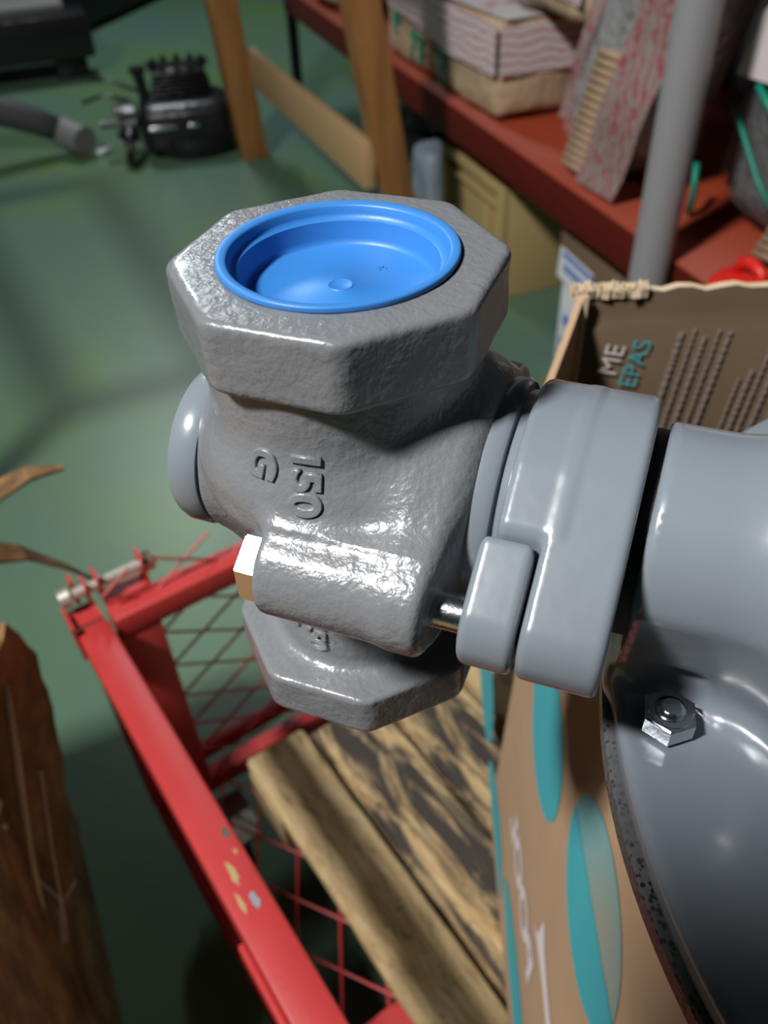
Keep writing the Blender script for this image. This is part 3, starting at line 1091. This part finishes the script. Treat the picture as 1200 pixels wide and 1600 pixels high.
bm = bmesh.new()
add_prism(bm, ragged([(0.300, 0.470), (0.318, 0.400), (0.290, 0.300), (0.225, 0.200), (0.130, 0.085), (0.10, 0.0), (-0.40, 0.0), (-0.40, 0.46), (-0.1, 0.52), (0.10, 0.50), (0.22, 0.46)], 0.004, 0.02, 1), 0, 0.006,
          ((0.29, -0.05, 0), (0, 1, 0), (0, 0, 1), (-1, 0, 0)))
obj('side_panel', bm, M['oldboard'], old)
# unseen closed carton body, added and sized to shade the floor; local to OL
BU, BVV = Vector((0.41, -0.912, 0)), Vector((0.912, 0.41, 0))
BC = Vector((-0.522, -0.149, 0)) - OL
BM = Matrix((BU, BVV, Vector((0, 0, 1)))).transposed()
bm = bmesh.new()
add_box(bm, BC + Vector((0, 0, 0.27)), (0.86, 0.62, 0.54), BM, 0.006)
obj('shading_body', bm, M['oldboard'], old, auto=40)
for sg in (-1, 1):
    bm = bmesh.new()
    add_box(bm, BC + BVV * (0.155 * sg) + Vector((0, 0, 0.5445)), (0.855, 0.300, 0.005), BM @ Matrix.Rotation(R(-0.8 * sg), 3, 'X'), 0.001)
    obj('shading_body_flap', bm, M['oldboard'], old)
bm = bmesh.new()
pts = [(0.302, -0.05 + 0.24, 0.455), (0.309, -0.05 + 0.19, 0.40), (0.307, -0.05 + 0.155, 0.33), (0.312, -0.05 + 0.115, 0.27), (0.306, -0.05 + 0.07, 0.20), (0.309, -0.05 + 0.03, 0.12)]
add_tube(bm, pts, [0.003, 0.004, 0.003, 0.0045, 0.004, 0.003], 6)
add_tube(bm, [(p[0] + 0.004, p[1] + 0.02, p[2] - 0.03) for p in pts[1:]], 0.0022, 5)
obj('frayed_edge', bm, M['torn'], old, True)
bm = bmesh.new()
for k in range(16):
    z = 0.40 - k * 0.017
    y = -0.05 + 0.16 - k * 0.009
    add_box(bm, (0.299, y, z), (0.008, 0.012, 0.005), Euler((random.uniform(-1, 1), random.uniform(-0.6, 0.6), 0)).to_matrix())
tag(obj('torn_fluting', bm, M['torn'], old), 'crumbled pale corrugated fluting', kind='stuff')
bm = bmesh.new()
add_tube(bm, [(0.30, 0.10, 0.31), (0.325, 0.085, 0.285), (0.318, 0.06, 0.23), (0.322, 0.03, 0.16), (0.312, 0.015, 0.09)], 0.0009, 5)
add_tube(bm, [(0.318, 0.075, 0.27), (0.335, 0.10, 0.285)], 0.0008, 5)
tag(obj('loose_string', bm, M['white_print'], old, True), 'thin white loose string')


def strip_mesh(bm, pts, widths, side, th=0.003):
    pts = [Vector(p) for p in pts]
    sd = Vector(side)
    top, bot = [], []
    for p, w_ in zip(pts, widths):
        top.append((bm.verts.new(p - sd * w_ / 2), bm.verts.new(p + sd * w_ / 2)))
        bot.append((bm.verts.new(p - sd * w_ / 2 - Vector((0, 0, th))), bm.verts.new(p + sd * w_ / 2 - Vector((0, 0, th)))))
    for i in range(len(pts) - 1):
        bm.faces.new((top[i][0], top[i + 1][0], top[i + 1][1], top[i][1]))
        bm.faces.new((bot[i][0], bot[i][1], bot[i + 1][1], bot[i + 1][0]))
        for k in (0, 1):
            bm.faces.new((top[i][k], top[i + 1][k], bot[i + 1][k], bot[i][k]))
    for i in (0, -1):
        bm.faces.new((top[i][0], top[i][1], bot[i][1], bot[i][0]))


bm = bmesh.new()
strip_mesh(bm, [(0.235, 0.330, 0.520), (0.275, 0.345, 0.545), (0.30, 0.365, 0.548), (0.325, 0.385, 0.540)], [0.06, 0.045, 0.028, 0.010], (0.5, -0.8, 0.2))
rough_up(bm, 0.004, 40)
obj('torn_flap', bm, M['oldboard'], old)
bm = bmesh.new()
strip_mesh(bm, [(0.22, 0.27, 0.46), (0.265, 0.29, 0.522), (0.297, 0.308, 0.500), (0.325, 0.325, 0.462), (0.342, 0.340, 0.420)], [0.06, 0.045, 0.026, 0.012, 0.004], (0.6, -0.75, 0.0))
rough_up(bm, 0.003, 40)
obj('torn_flap', bm, M['oldboard'], old)

# ------------------------------------------------------------------ shelving on the right, running away to the back
O_R = Vector((-0.407, 2.861, 0))
AV, BV = Vector((0.31, -0.951, 0)), Vector((0.951, 0.31, 0))
RROT = math.atan2(AV.y, AV.x)      # own axes: x = along the front towards the viewer, y = t, depth away from the viewer


def rk(s_, t_, z):
    return O_R + AV * s_ + BV * t_ + Vector((0, 0, z))


def rthing(name, label, cat, s_, t_, z, group=None, rot=0.0):
    return thing(name, label, cat, rk(s_, t_, z), RROT + rot, group)


# wooden frame leaning against the shelving
tres = thing('wooden_frame', 'brown varnished wooden frame of two uprights joined by a pale rail, beside the shelving', 'frame', (-0.40, 2.86, 0), RROT)


def bench_leg(foot, top, wd, name='upright'):
    bm = bmesh.new()
    foot, top = Vector(foot), Vector(top)
    d = top - foot
    x = Vector((1, 0, 0)) - d.normalized() * d.normalized().x
    x.normalize()
    z = d.normalized()
    y = z.cross(x)
    rm = Matrix((x, y, z)).transposed()
    add_box(bm, (foot + top) / 2, (wd[0], wd[1], d.length), rm, 0.004)
    return obj(name, bm, M['bench_wood'], tres, auto=40)


bench_leg((0.0, 0.008, 0), (0.0, -0.072, 0.95), (0.095, 0.090))
bench_leg((1.20, 0.146, 0), (1.20, -0.010, 0.95), (0.085, 0.066))
bm = bmesh.new()
zt0, zt1 = 0.335, 0.398
p0, p1 = Vector((0.0, 0.03, 0.285)), Vector((1.20, 0.052, 0.345))
d = p1 - p0
add_box(bm, (p0 + p1) / 2, (d.length, 0.03, 0.105), Matrix.Rotation(-math.atan2(d.z, d.x), 3, 'Y'), 0.004)
tag(obj('rail', bm, M['pale_wood'], tres, auto=40), 'pale wooden rail')
bm = bmesh.new()
add_box(bm, (0.60, -0.03, 0.985), (1.36, 0.12, 0.07), None, 0.004)
obj('top_rail', bm, M['bench_wood'], tres, auto=40)

# steel shelving: red shelf, grey posts
shelf = rthing('steel_shelving', 'steel shelving with a red shelf and grey round post', 'shelf', 0.0, 0.30, 0)


def shelf_box(name, c, s_, m_, bev=0.003):
    bm = bmesh.new()
    add_box(bm, c, s_, None, bev)
    return obj(name, bm, M[m_], shelf, auto=40)


shelf_box('shelf_board', (1.14, 0.325, 0.407), (3.32, 0.65, 0.006), 'red_board', 0)
shelf_box('front_beam', (1.14, 0.010, 0.367), (3.32, 0.02, 0.074), 'red_steel_shaded')
for x in (1.975,):
    bm = bmesh.new()
    add_cyl(bm, (x, -0.035, 0.0), (x, -0.035, 1.7), 0.031, seg=28)
    obj('post', bm, M['grey_tube'], shelf, auto=40)
for x, y in ((-0.49, 0.02), (-0.49, 0.63), (2.78, 0.02), (2.78, 0.63), (1.98, 0.68)):
    bm = bmesh.new()
    add_cyl(bm, (x, y, 0.0), (x, y, 1.7), 0.02, seg=20)
    obj('post', bm, M['darkgrey'], shelf, auto=40)
shelf_box('shelf_board', (1.30, 0.325, 1.45), (3.0, 0.65, 0.02), 'red_steel_shaded')
shelf_box('back_panel', (1.30, 0.66, 0.85), (3.0, 0.01, 1.6), 'darkgrey', 0)


def crumpled_box(bm, c, s_, bev, cuts, amp, seed):
    b2 = bmesh.new()
    add_box(b2, (0, 0, 0), s_, None, bev, 2)
    bmesh.ops.subdivide_edges(b2, edges=[e for e in b2.edges if e.calc_length() > 0.08], cuts=cuts, use_grid_fill=True)
    rough_up(b2, amp, 9, seed)
    rough_up(b2, amp * 0.5, 22, seed + 3)
    me = bpy.data.meshes.new('tmp')
    bmesh.ops.translate(b2, verts=b2.verts, vec=c)
    b2.to_mesh(me)
    b2.free()
    bm.from_mesh(me)
    bpy.data.meshes.remove(me)


# parcels
pc = rthing('parcel', 'brown paper parcel with green marker writing and red printed tape on the red shelf', 'parcel', 0.905, 0.33, 0.4105)
bm = bmesh.new()
crumpled_box(bm, (0, 0.15, 0.102), (0.70, 0.30, 0.195), 0.02, 8, 0.010, 2.0)
pbody = obj('parcel_body', bm, M['parcel'], pc, True)
bm = bmesh.new()
poly = [(-0.36, 0.17), (-0.30, 0.125), (-0.1, 0.115), (0.10, 0.092), (0.355, 0.098), (0.355, 0.195), (-0.36, 0.20)]
add_prism(bm, poly, -0.012, -0.009, ((0, 0, 0), (1, 0, 0), (0, 0, 1), (0, 1, 0)))
add_box(bm, (0.04, 0.05, 0.2045), (0.62, 0.11, 0.003), Euler((0, 0, 0.06)).to_matrix())
add_box(bm, (0.3585, 0.15, 0.145), (0.003, 0.30, 0.095))
obj('tape', bm, M['tape'], pbody)
for cx, cz, segs in [(-0.25, 0.10, [((-0.025, 0.03), (0.02, 0.025)), ((0.02, 0.025), (-0.02, -0.02)), ((-0.025, 0.0), (0.03, 0.005)), ((0.0, 0.03), (0.0, -0.03))]),
                     (-0.11, 0.065, [((-0.04, 0.02), (0.04, 0.025)), ((-0.01, 0.04), (-0.035, -0.04)), ((0.03, 0.03), (0.04, -0.03)), ((0.01, 0.0), (0.05, -0.005)), ((0.045, 0.03), (0.02, -0.04))]),
                     (0.06, 0.055, [((-0.02, 0.035), (0.02, 0.035)), ((-0.02, 0.02), (-0.02, 0.035)), ((0.02, 0.0), (0.02, 0.035)), ((-0.02, 0.015), (0.02, 0.015)), ((-0.02, -0.002), (0.025, -0.002)), ((0.0, -0.01), (0.012, -0.045)), ((-0.02, -0.03), (0.03, -0.025))])]:
    bm = bmesh.new()
    for a, b_ in segs:
        p0, p1 = Vector((cx + a[0], -0.0105, cz + a[1])), Vector((cx + b_[0], -0.0105, cz + b_[1]))
        d = p1 - p0
        add_box(bm, (p0 + p1) / 2, (d.length, 0.002, 0.010), Matrix.Rotation(-math.atan2(d.z, d.x), 3, 'Y'))
    obj('marker_writing', bm, M['green_ink'], pbody)
pc2 = rthing('parcel', 'brown paper parcel lying on top of the green-marked parcel', 'parcel', 1.30, 0.40, 0.630)
bm = bmesh.new()
crumpled_box(bm, (0, 0.12, 0.085), (0.34, 0.26, 0.16), 0.025, 8, 0.012, 5.0)
pb2 = obj('parcel_body', bm, M['parcel'], pc2, True)
bm = bmesh.new()
add_prism(bm, [(-0.1, 0.05), (0.172, 0.04), (0.172, 0.13), (-0.1, 0.14)], -0.016, -0.012, ((0, 0, 0), (1, 0, 0), (0, 0, 1), (0, 1, 0)))
obj('tape', bm, M['tape'], pb2)
# crumpled bag of cream paper on the left end of the shelf
pb = rthing('paper_bag', 'cream crumpled paper bag with an open dark mouth on the shelf between the wooden uprights', 'bag', -0.12, 0.31, 0.4105)
bm = bmesh.new()
prof = [(0.0, 0.0), (0.13, 0.0), (0.16, 0.03), (0.17, 0.08), (0.155, 0.14), (0.14, 0.17), (0.132, 0.165), (0.14, 0.12), (0.145, 0.06), (0.0, 0.02)]
add_lathe(bm, prof, 28, Matrix.Translation((0, 0.17, 0.004)) @ Matrix.Diagonal((1.5, 1.0, 1, 1)))
rough_up(bm, 0.016, 9, 3.3)
for v_ in bm.verts:
    v_.co.z = max(v_.co.z, 0.001)
M['creampaper'] = mat('cream_paper', (0.52, 0.44, 0.30), 0.8)
obj('bag_body', bm, M['creampaper'], pb, True)


# plastic bags of wrapped parts
def film_bag(name, label, s_, t_, z, size, lean, seed, content):
    t = rthing(name, label, 'bag', s_, t_, z)
    w_, d_, h_ = size

    def shape(f_w, seed_, h0=0.0, h1=1.0, amp=0.012):
        bm = bmesh.new()
        nu, nv = 40, 34
        rings = []
        for j in range(nv + 1):
            k = h0 + (h1 - h0) * j / nv
            sq = min(1.0, (k / 0.10) ** 0.5) if k < 0.10 else 1.0
            sq *= 1.0 if k < 0.8 else 1.0 - 0.25 * (k - 0.8) / 0.2
            ring = []
            for i in range(nu):
                a = 2 * math.pi * i / nu
                ca, sa = math.cos(a), math.sin(a)
                x = math.copysign(abs(ca) ** 0.62, ca) * w_ / 2 * f_w * sq
                y = math.copysign(abs(sa) ** 0.75, sa) * d_ / 2 * f_w * sq
                p = Vector((x + lean * k * h_, y + d_ / 2, k * h_ + 0.004))
                nn = mnoise.noise_vector(Vector((x * 9, y * 9, k * h_ * 7)) + Vector((seed_, 0, seed_))) * amp
                nn.z *= 0.3 if k > 0.05 else 0
                ring.append(bm.verts.new(p + nn))
            rings.append(ring)
        for p_, q_ in zip(rings, rings[1:]):
            for i in range(nu):
                j2 = (i + 1) % nu
                bm.faces.new((p_[i], p_[j2], q_[j2], q_[i]))
        bm.faces.new(rings[0])
        bm.faces.new(rings[-1])
        return bm

    for nm, m_, fw, h0, h1 in content:
        if nm == 'corrugated_sleeve':
            continue
        obj(nm, shape(fw, seed + len(nm), h0, h1), M[m_], t, True)
    return t, shape


bag1, shp = film_bag('plastic_bag', 'clear plastic bag of wrapped parts with red printed stripes, left of the grey post', 1.60, 0.335, 0.4105, (0.30, 0.17, 0.62), 0.39, 1.0,
                     [('film', 'film', 1.0, 0.0, 1.0), ('rubber_part', 'darkgreen', 0.80, 0.02, 0.13), ('wrapped_part', 'bubble', 0.92, 0.12, 0.98)])
bm = bmesh.new()
for k in range(15):
    z = 0.02 + k * 0.015
    x = -0.005 + 0.39 * z
    add_cyl(bm, (x - 0.035, -0.006, z), (x + 0.04, -0.006, z + 0.003), 0.0075, seg=8)
obj('corrugated_sleeve', bm, M['corr'], bag1, True)
for xo, wd, z0, z1, yo in ((-0.150, 0.024, 0.07, 0.62, 0.03), (0.098, 0.120, 0.01, 0.62, -0.022)):
    bm = bmesh.new()
    n_ = 14
    vv = []
    for i in range(n_ + 1):
        z = z0 + (z1 - z0) * i / n_
        x = xo + 0.39 * z
        yy = yo + 0.004 * math.sin(i * 1.3)
        vv.append([bm.verts.new((x - wd / 2, yy, z)), bm.verts.new((x + wd / 2, yy + 0.006, z)), bm.verts.new((x + wd / 2, yy + 0.008, z)), bm.verts.new((x - wd / 2, yy + 0.002, z))])
    for p_, q_ in zip(vv, vv[1:]):
        for i in range(4):
            j2 = (i + 1) % 4
            bm.faces.new((p_[i], p_[j2], q_[j2], q_[i]))
    bm.faces.new(vv[0])
    bm.faces.new(vv[-1])
    tag(obj('printed_stripe', bm, M['film_red'], bag1), 'red printed white stripe of film')
bag2, shp2 = film_bag('plastic_bag', 'plastic bag of black parts with a red lettered top, right of the grey post', 2.01, 0.42, 0.4105, (0.36, 0.20, 0.62), 0.16, 4.0,
                      [('film', 'film', 1.0, 0.0, 1.0), ('black_part', 'black', 0.86, 0.02, 0.97)])
bm = bmesh.new()
add_prism(bm, [(-0.10, 0.245), (0.16, 0.255), (0.20, 0.42), (0.0, 0.41), (-0.075, 0.33)], -0.014, -0.012, ((0, 0, 0), (1, 0, 0), (0, 0, 1), (0, 1, 0)))
lab = tag(obj('printed_label', bm, M['white_print'], bag2), 'white film label with red lettering')
for k, (s_, sz, x, z, rt) in enumerate([('CAU', 0.058, -0.025, 0.320, 8)]):
    bm = text_geo(s_, sz)
    bmesh.ops.transform(bm, matrix=Matrix.Translation((x, -0.0148, z)) @ Matrix.Rotation(R(75), 4, 'Y') @ Matrix.Rotation(R(90), 4, 'X'), verts=bm.verts)
    obj('printed_lettering', bm, M['brightred'], lab)
for pts_, r_ in (([(-0.10, -0.006, 0.20), (-0.05, -0.014, 0.165), (0.00, -0.016, 0.12), (0.04, -0.014, 0.09)], 0.004), ([(-0.165, 0.0, 0.09), (-0.15, -0.006, 0.05), (-0.155, -0.004, 0.01)], 0.006), ([(-0.05, -0.012, 0.24), (0.0, -0.014, 0.21)], 0.006)):
    bm = bmesh.new()
    add_tube(bm, pts_, r_, 6)
    tag(obj('strap', bm, M['green_strap'], bag2, True), 'green strap')
bm = bmesh.new()
for k in range(9):
    z = 0.02 + k * 0.014
    add_cyl(bm, (0.03 + z * 0.4, -0.018, z), (0.12 + z * 0.4, -0.018, z + 0.012), 0.0075, seg=8)
obj('corrugated_sleeve', bm, M['corr'], bag2, True)

# small red plastic lid lying on the shelf edge
rp = rthing('red_lid', 'bright red plastic lid on the shelf edge just above the open carton', 'lid', 2.13, 0.325, 0.4105)
bm = bmesh.new()
add_lathe(bm, [(0, 0.028), (0.03, 0.030), (0.048, 0.026), (0.055, 0.018), (0.056, 0.0), (0.0, 0.0)], 32)
obj('lid_body', bm, M['brightred'], rp, True, auto=50)
bm = bmesh.new()
add_tube(bm, [(-0.03, 0, 0.024), (-0.022, 0, 0.046), (0.0, 0, 0.052), (0.022, 0, 0.046), (0.03, 0, 0.024)], 0.009, 10)
obj('grip', bm, M['brightred'], rp, True)

# white box with a tan lid under the shelf
wb = rthing('white_carton', 'white carton with blue print and a tan lid on the floor under the shelf', 'box', 1.735, 0.325, 0)
bm = bmesh.new()
add_box(bm, (0, 0.14, 0.107), (0.27, 0.26, 0.214), None, 0.006)
wbb = obj('box_body', bm, M['white'], wb, auto=40)
bm = bmesh.new()
add_box(bm, (0.0, 0.14, 0.246), (0.295, 0.275, 0.10), None, 0.004)
lid = tag(obj('lid', bm, M['kraft_shaded'], wb, auto=40), 'tan cardboard lid')
bm = bmesh.new()
add_box(bm, (-0.075, 0.0015, 0.232), (0.13, 0.002, 0.066), Matrix.Rotation(R(3), 3, 'Y'))
lbl = obj('label', bm, M['white'], lid)
bm = bmesh.new()
add_box(bm, (-0.065, 0.0002, 0.255), (0.12, 0.0012, 0.010), Matrix.Rotation(R(3), 3, 'Y'))
obj('printed_bar', bm, M['blue_ink'], lid)
for k in range(7):
    bm = bmesh.new()
    add_box(bm, (-0.112 + k * 0.0125, 0.0002, 0.231 - k * 0.0006), (0.009, 0.0012, 0.016), Matrix.Rotation(R(3 + 6 * (k % 2)), 3, 'Y'))
    obj('printed_bar', bm, M['blue_ink'], lid)
bm = bmesh.new()
add_box(bm, (-0.085, 0.009, 0.060), (0.06, 0.002, 0.016))
obj('printed_bar', bm, M['blue_ink'], wbb)
for k in range(3):
    bm = bmesh.new()
    add_box(bm, (-0.10 + k * 0.03, 0.009, 0.115 + 0.022 * k), (0.018, 0.002, 0.022))
    obj('printed_bar', bm, M['blue_ink'], wbb)

# cream crate and odds under the shelf
cr = rthing('cream_crate', 'cream wooden crate with a recessed front panel in the dark under the shelf', 'crate', 1.12, 0.345, 0)
bm = bmesh.new()
add_box(bm, (0, 0.16, 0.14), (0.36, 0.30, 0.28), None, 0.004)
crb = obj('crate_body', bm, M['cream'], cr, auto=40)
bm = bmesh.new()
for c, s_ in (((-0.166, -0.0, 0.14), (0.028, 0.02, 0.28)), ((0.166, 0.0, 0.14), (0.028, 0.02, 0.28)), ((0.09, 0.0, 0.11), (0.022, 0.02, 0.20)), ((0, 0.0, 0.268), (0.30, 0.02, 0.024)), ((0, 0.0, 0.012), (0.30, 0.02, 0.024)), ((0, 0.0, 0.225), (0.30, 0.016, 0.008))):
    add_box(bm, c, s_, None, 0.002)
obj('front_frame', bm, M['cream'], cr, auto=40)
bb = rthing('grey_sack', 'limp blue-grey plastic sack beside the cream crate', 'sack', 0.77, 0.33, 0)
bm = bmesh.new()
crumpled_box(bm, (0, 0.07, 0.105), (0.13, 0.12, 0.21), 0.02, 6, 0.012, 7.0)
for v_ in bm.verts:
    v_.co.z = max(v_.co.z, 0.0)
obj('sack_body', bm, M['bluegrey'], bb, True)

# greasy machine parts heaped in the dark under the bench
for k, (s_, t_, r_, h_, lbl_) in enumerate([(0.25, 0.62, 0.14, 0.24, 'dark greasy machine hub on the floor behind the far upright of the wooden frame'), (0.55, 0.70, 0.17, 0.20, 'dark brown machine drum on the floor behind the pale rail')]):
    t = rthing('machine_part', lbl_, 'machine part', s_, t_, 0)
    bm = bmesh.new()
    add_lathe(bm, [(0, 0), (r_, 0), (r_, h_ * 0.35), (r_ * 0.8, h_ * 0.4), (r_ * 0.8, h_ * 0.6), (r_ * 0.95, h_ * 0.65), (r_ * 0.95, h_ * 0.75), (r_ * 0.4, h_ * 0.8), (r_ * 0.35, h_), (0, h_)], 24)
    obj('hub', bm, M['blackmetal'] if k != 1 else M['oldboard'], t, auto=35)
    for q in range(6):
        a = q * math.pi / 3
        bm = bmesh.new()
        add_cyl(bm, (r_ * 0.65 * math.cos(a), r_ * 0.65 * math.sin(a), h_ * 0.72), (r_ * 0.65 * math.cos(a), r_ * 0.65 * math.sin(a), h_ * 0.86), 0.012, seg=8)
        obj('bolt', bm, M['oldsteel'], t)

# ------------------------------------------------------------------ engine on the floor
eng = thing('engine', 'small oily black engine lying on the green floor', 'engine', (-0.66, 2.97, 0), R(10))
eng.scale = (1.05, 1.0, 0.74)
bm = bmesh.new()
add_box(bm, (0.03, 0.0, 0.13), (0.30, 0.26, 0.22), None, 0.05, 3)
add_lathe(bm, [(0, 0.0), (0.13, 0.0), (0.15, 0.03), (0.15, 0.10), (0.0, 0.10)], 24, Matrix.Translation((0.05, -0.01, 0.0)))
obj('crankcase', bm, M['blackmetal'], eng, auto=40)
bm = bmesh.new()
for k in range(6):
    add_box(bm, (0.03, 0.06, 0.25 + k * 0.018), (0.20 - 0.008 * k, 0.17, 0.007), None, 0.002)
add_box(bm, (0.03, 0.06, 0.29), (0.13, 0.12, 0.12), None, 0.01)
obj('cylinder_head', bm, M['blackmetal'], eng, auto=40)
bm = bmesh.new()
add_cyl(bm, (-0.17, -0.02, 0.15), (-0.13, -0.02, 0.15), 0.085, seg=24)
for k in range(9):
    a = k * 2 * math.pi / 9
    add_box(bm, (-0.18, -0.02 + 0.075 * math.cos(a), 0.15 + 0.075 * math.sin(a)), (0.03, 0.022, 0.022), Euler((a, 0, 0)).to_matrix(), 0.003)
add_cyl(bm, (-0.25, -0.02, 0.15), (-0.10, -0.02, 0.15), 0.016, seg=14)
obj('flywheel', bm, M['blackmetal'], eng, auto=40)
bm = bmesh.new()
add_cyl(bm, (-0.09, 0.03, 0.20), (-0.10, 0.03, 0.345), 0.018, seg=14)
add_cyl(bm, (-0.10, 0.03, 0.34), (-0.10, 0.03, 0.365), 0.026, seg=14)
obj('filler_tube', bm, M['blackmetal'], eng, auto=40)
for pts_, r_ in (([(-0.15, -0.10, 0.16), (-0.16, -0.15, 0.10), (-0.165, -0.17, 0.02)], 0.014), ([(-0.15, 0.05, 0.22), (-0.23, 0.08, 0.24), (-0.30, 0.07, 0.22)], 0.008), ([(-0.12, 0.10, 0.24), (-0.20, 0.14, 0.28), (-0.27, 0.15, 0.29)], 0.007)):
    bm = bmesh.new()
    add_tube(bm, pts_, r_, 8)
    obj('lever', bm, M['blackmetal'], eng, True)
for x, wd in ((-0.045, 0.09), (0.055, 0.035)):
    bm = bmesh.new()
    add_box(bm, (x, -0.137, 0.155), (wd, 0.012, 0.018), None, 0.003)
    tag(obj('cover_plate', bm, M['zinc'], eng, auto=40), 'bright metal plate')
for k in range(12):
    a = k * 0.52
    bm = bmesh.new()
    add_cyl(bm, (0.03 + 0.09 * math.cos(a), 0.06 + 0.07 * math.sin(a), 0.34), (0.03 + 0.09 * math.cos(a), 0.06 + 0.07 * math.sin(a), 0.372), 0.011, seg=6)
    obj('head_bolt', bm, M['blackmetal'], eng)

# ------------------------------------------------------------------ floor crane: leg with a rubber foot reaching in from the left
cr2 = thing('floor_crane', 'dark floor crane leg with a grey rubber end cap at the left', 'crane', (-2.05, 2.85, 0))
bm = bmesh.new()
add_tube(bm, [(0.0, 0.0, 0.26), (0.45, -0.02, 0.26), (0.72, 0.02, 0.21), (0.90, 0.10, 0.12), (0.985, 0.125, 0.07)], [0.056, 0.056, 0.050, 0.046, 0.040], 14)
obj('leg', bm, M['darkgrey'], cr2, True)
bm = bmesh.new()
add_cyl(bm, (0.975, 0.130, 0.070), (1.065, 0.065, 0.055), 0.052, 0.050, seg=24)
tag(obj('foot_cap', bm, M['midgrey'], cr2, auto=40), 'worn grey rubber end cap')
bm = bmesh.new()
add_cyl(bm, (-0.05, 0.15, 0.0), (-0.05, 0.15, 1.7), 0.05, seg=20)
obj('mast', bm, M['darkgrey'], cr2, auto=40)
bm = bmesh.new()
add_tube(bm, [(1.095, 0.075, 0.010), (1.115, 0.085, 0.014), (1.14, 0.115, 0.02)], [0.012, 0.010, 0.004], 6)
obj('tie_strip', bm, M['white'], cr2, True)

# ------------------------------------------------------------------ low machine bed at the far left
tb = thing('machine_bed', 'low black machine bed with a grey plate on top at the far left', 'machine', (-2.05, 3.72, 0), R(20))
bm = bmesh.new()
add_box(bm, (0.20, 0.0, 0.175), (1.42, 0.20, 0.17), None, 0.015)
obj('beam', bm, M['blackmetal'], tb, auto=40)
for x in (0.80, -0.40):
    bm = bmesh.new()
    add_box(bm, (x, 0.06, 0.05), (0.14, 0.16, 0.10), None, 0.008)
    obj('leg', bm, M['blackmetal'], tb, auto=40)
bm = bmesh.new()
add_box(bm, (0.10, 0.16, 0.275), (1.45, 0.34, 0.03), None, 0.006)
tag(obj('top_plate', bm, M['midgrey'], tb, auto=40), 'grey top plate')
mc = thing('machine_housing', 'large dark machine housing in the gloom at the far left behind the machine bed', 'machine', (-2.63, 5.95, 0), R(-17.5))
bm = bmesh.new()
add_box(bm, (0, 0, 0.36), (3.0, 1.7, 0.66), None, 0.03)
obj('housing', bm, M['black'], mc, auto=40)
bm = bmesh.new()
add_box(bm, (0, 0, 0.015), (2.9, 1.6, 0.03))
obj('plinth', bm, M['black'], mc)

# ------------------------------------------------------------------ unseen things added beside the camera to shade the scene
shade_block = thing('flange_shade_block', 'unseen hanging block added to shade the pump flange', 'shade_block', (-0.186, -0.306, 1.15))  # block added out of view to throw soft shade on the flange
bm = bmesh.new()
add_box(bm, (0, 0, 0.08), (0.20, 0.17, 0.14), None, 0.03, 3)
obj('shade_block_body', bm, M['blackmetal'], shade_block, auto=40)
bm = bmesh.new()
add_tube(bm, [(0, 0, 0.02), (0, 0, -0.01), (0.022, 0, -0.03), (0.03, 0, -0.055), (0.012, 0, -0.08), (-0.015, 0, -0.075), (-0.024, 0, -0.055)], [0.010, 0.010, 0.010, 0.011, 0.011, 0.009, 0.005], 10)
obj('hook', bm, M['oldsteel'], shade_block, True)
bm = bmesh.new()
add_tube(bm, [(0, 0, 0.16), (0, 0, 1.9)], 0.006, 8)
obj('chain', bm, M['oldsteel'], shade_block, True)
st = thing('floor_shade_frame', 'unseen tubular frame added to cast bands of shade on the floor', 'shade_frame', (-0.872, 0.771, 0))  # frame added out of view for the shadow bands on the floor
bars = [((0, 0, 0.8), (0.24, 0.10, 0.8)), ((0.24, 0.10, 0.8), (-0.17, 0.99, 0.8)), ((-0.17, 0.99, 0.8), (-0.47, 0.87, 0.8)), ((-0.47, 0.87, 0.8), (0, 0, 0.8))]
for a_, b_ in bars:
    bm = bmesh.new()
    add_cyl(bm, a_, b_, 0.03, seg=16)
    obj('frame_tube', bm, M['blackmetal'], st, auto=40)
for p in ((0, 0), (-0.47, 0.87)):
    bm = bmesh.new()
    add_cyl(bm, (p[0], p[1], 0), (p[0], p[1], 0.82), 0.028, seg=16)
    obj('leg', bm, M['blackmetal'], st, auto=40)
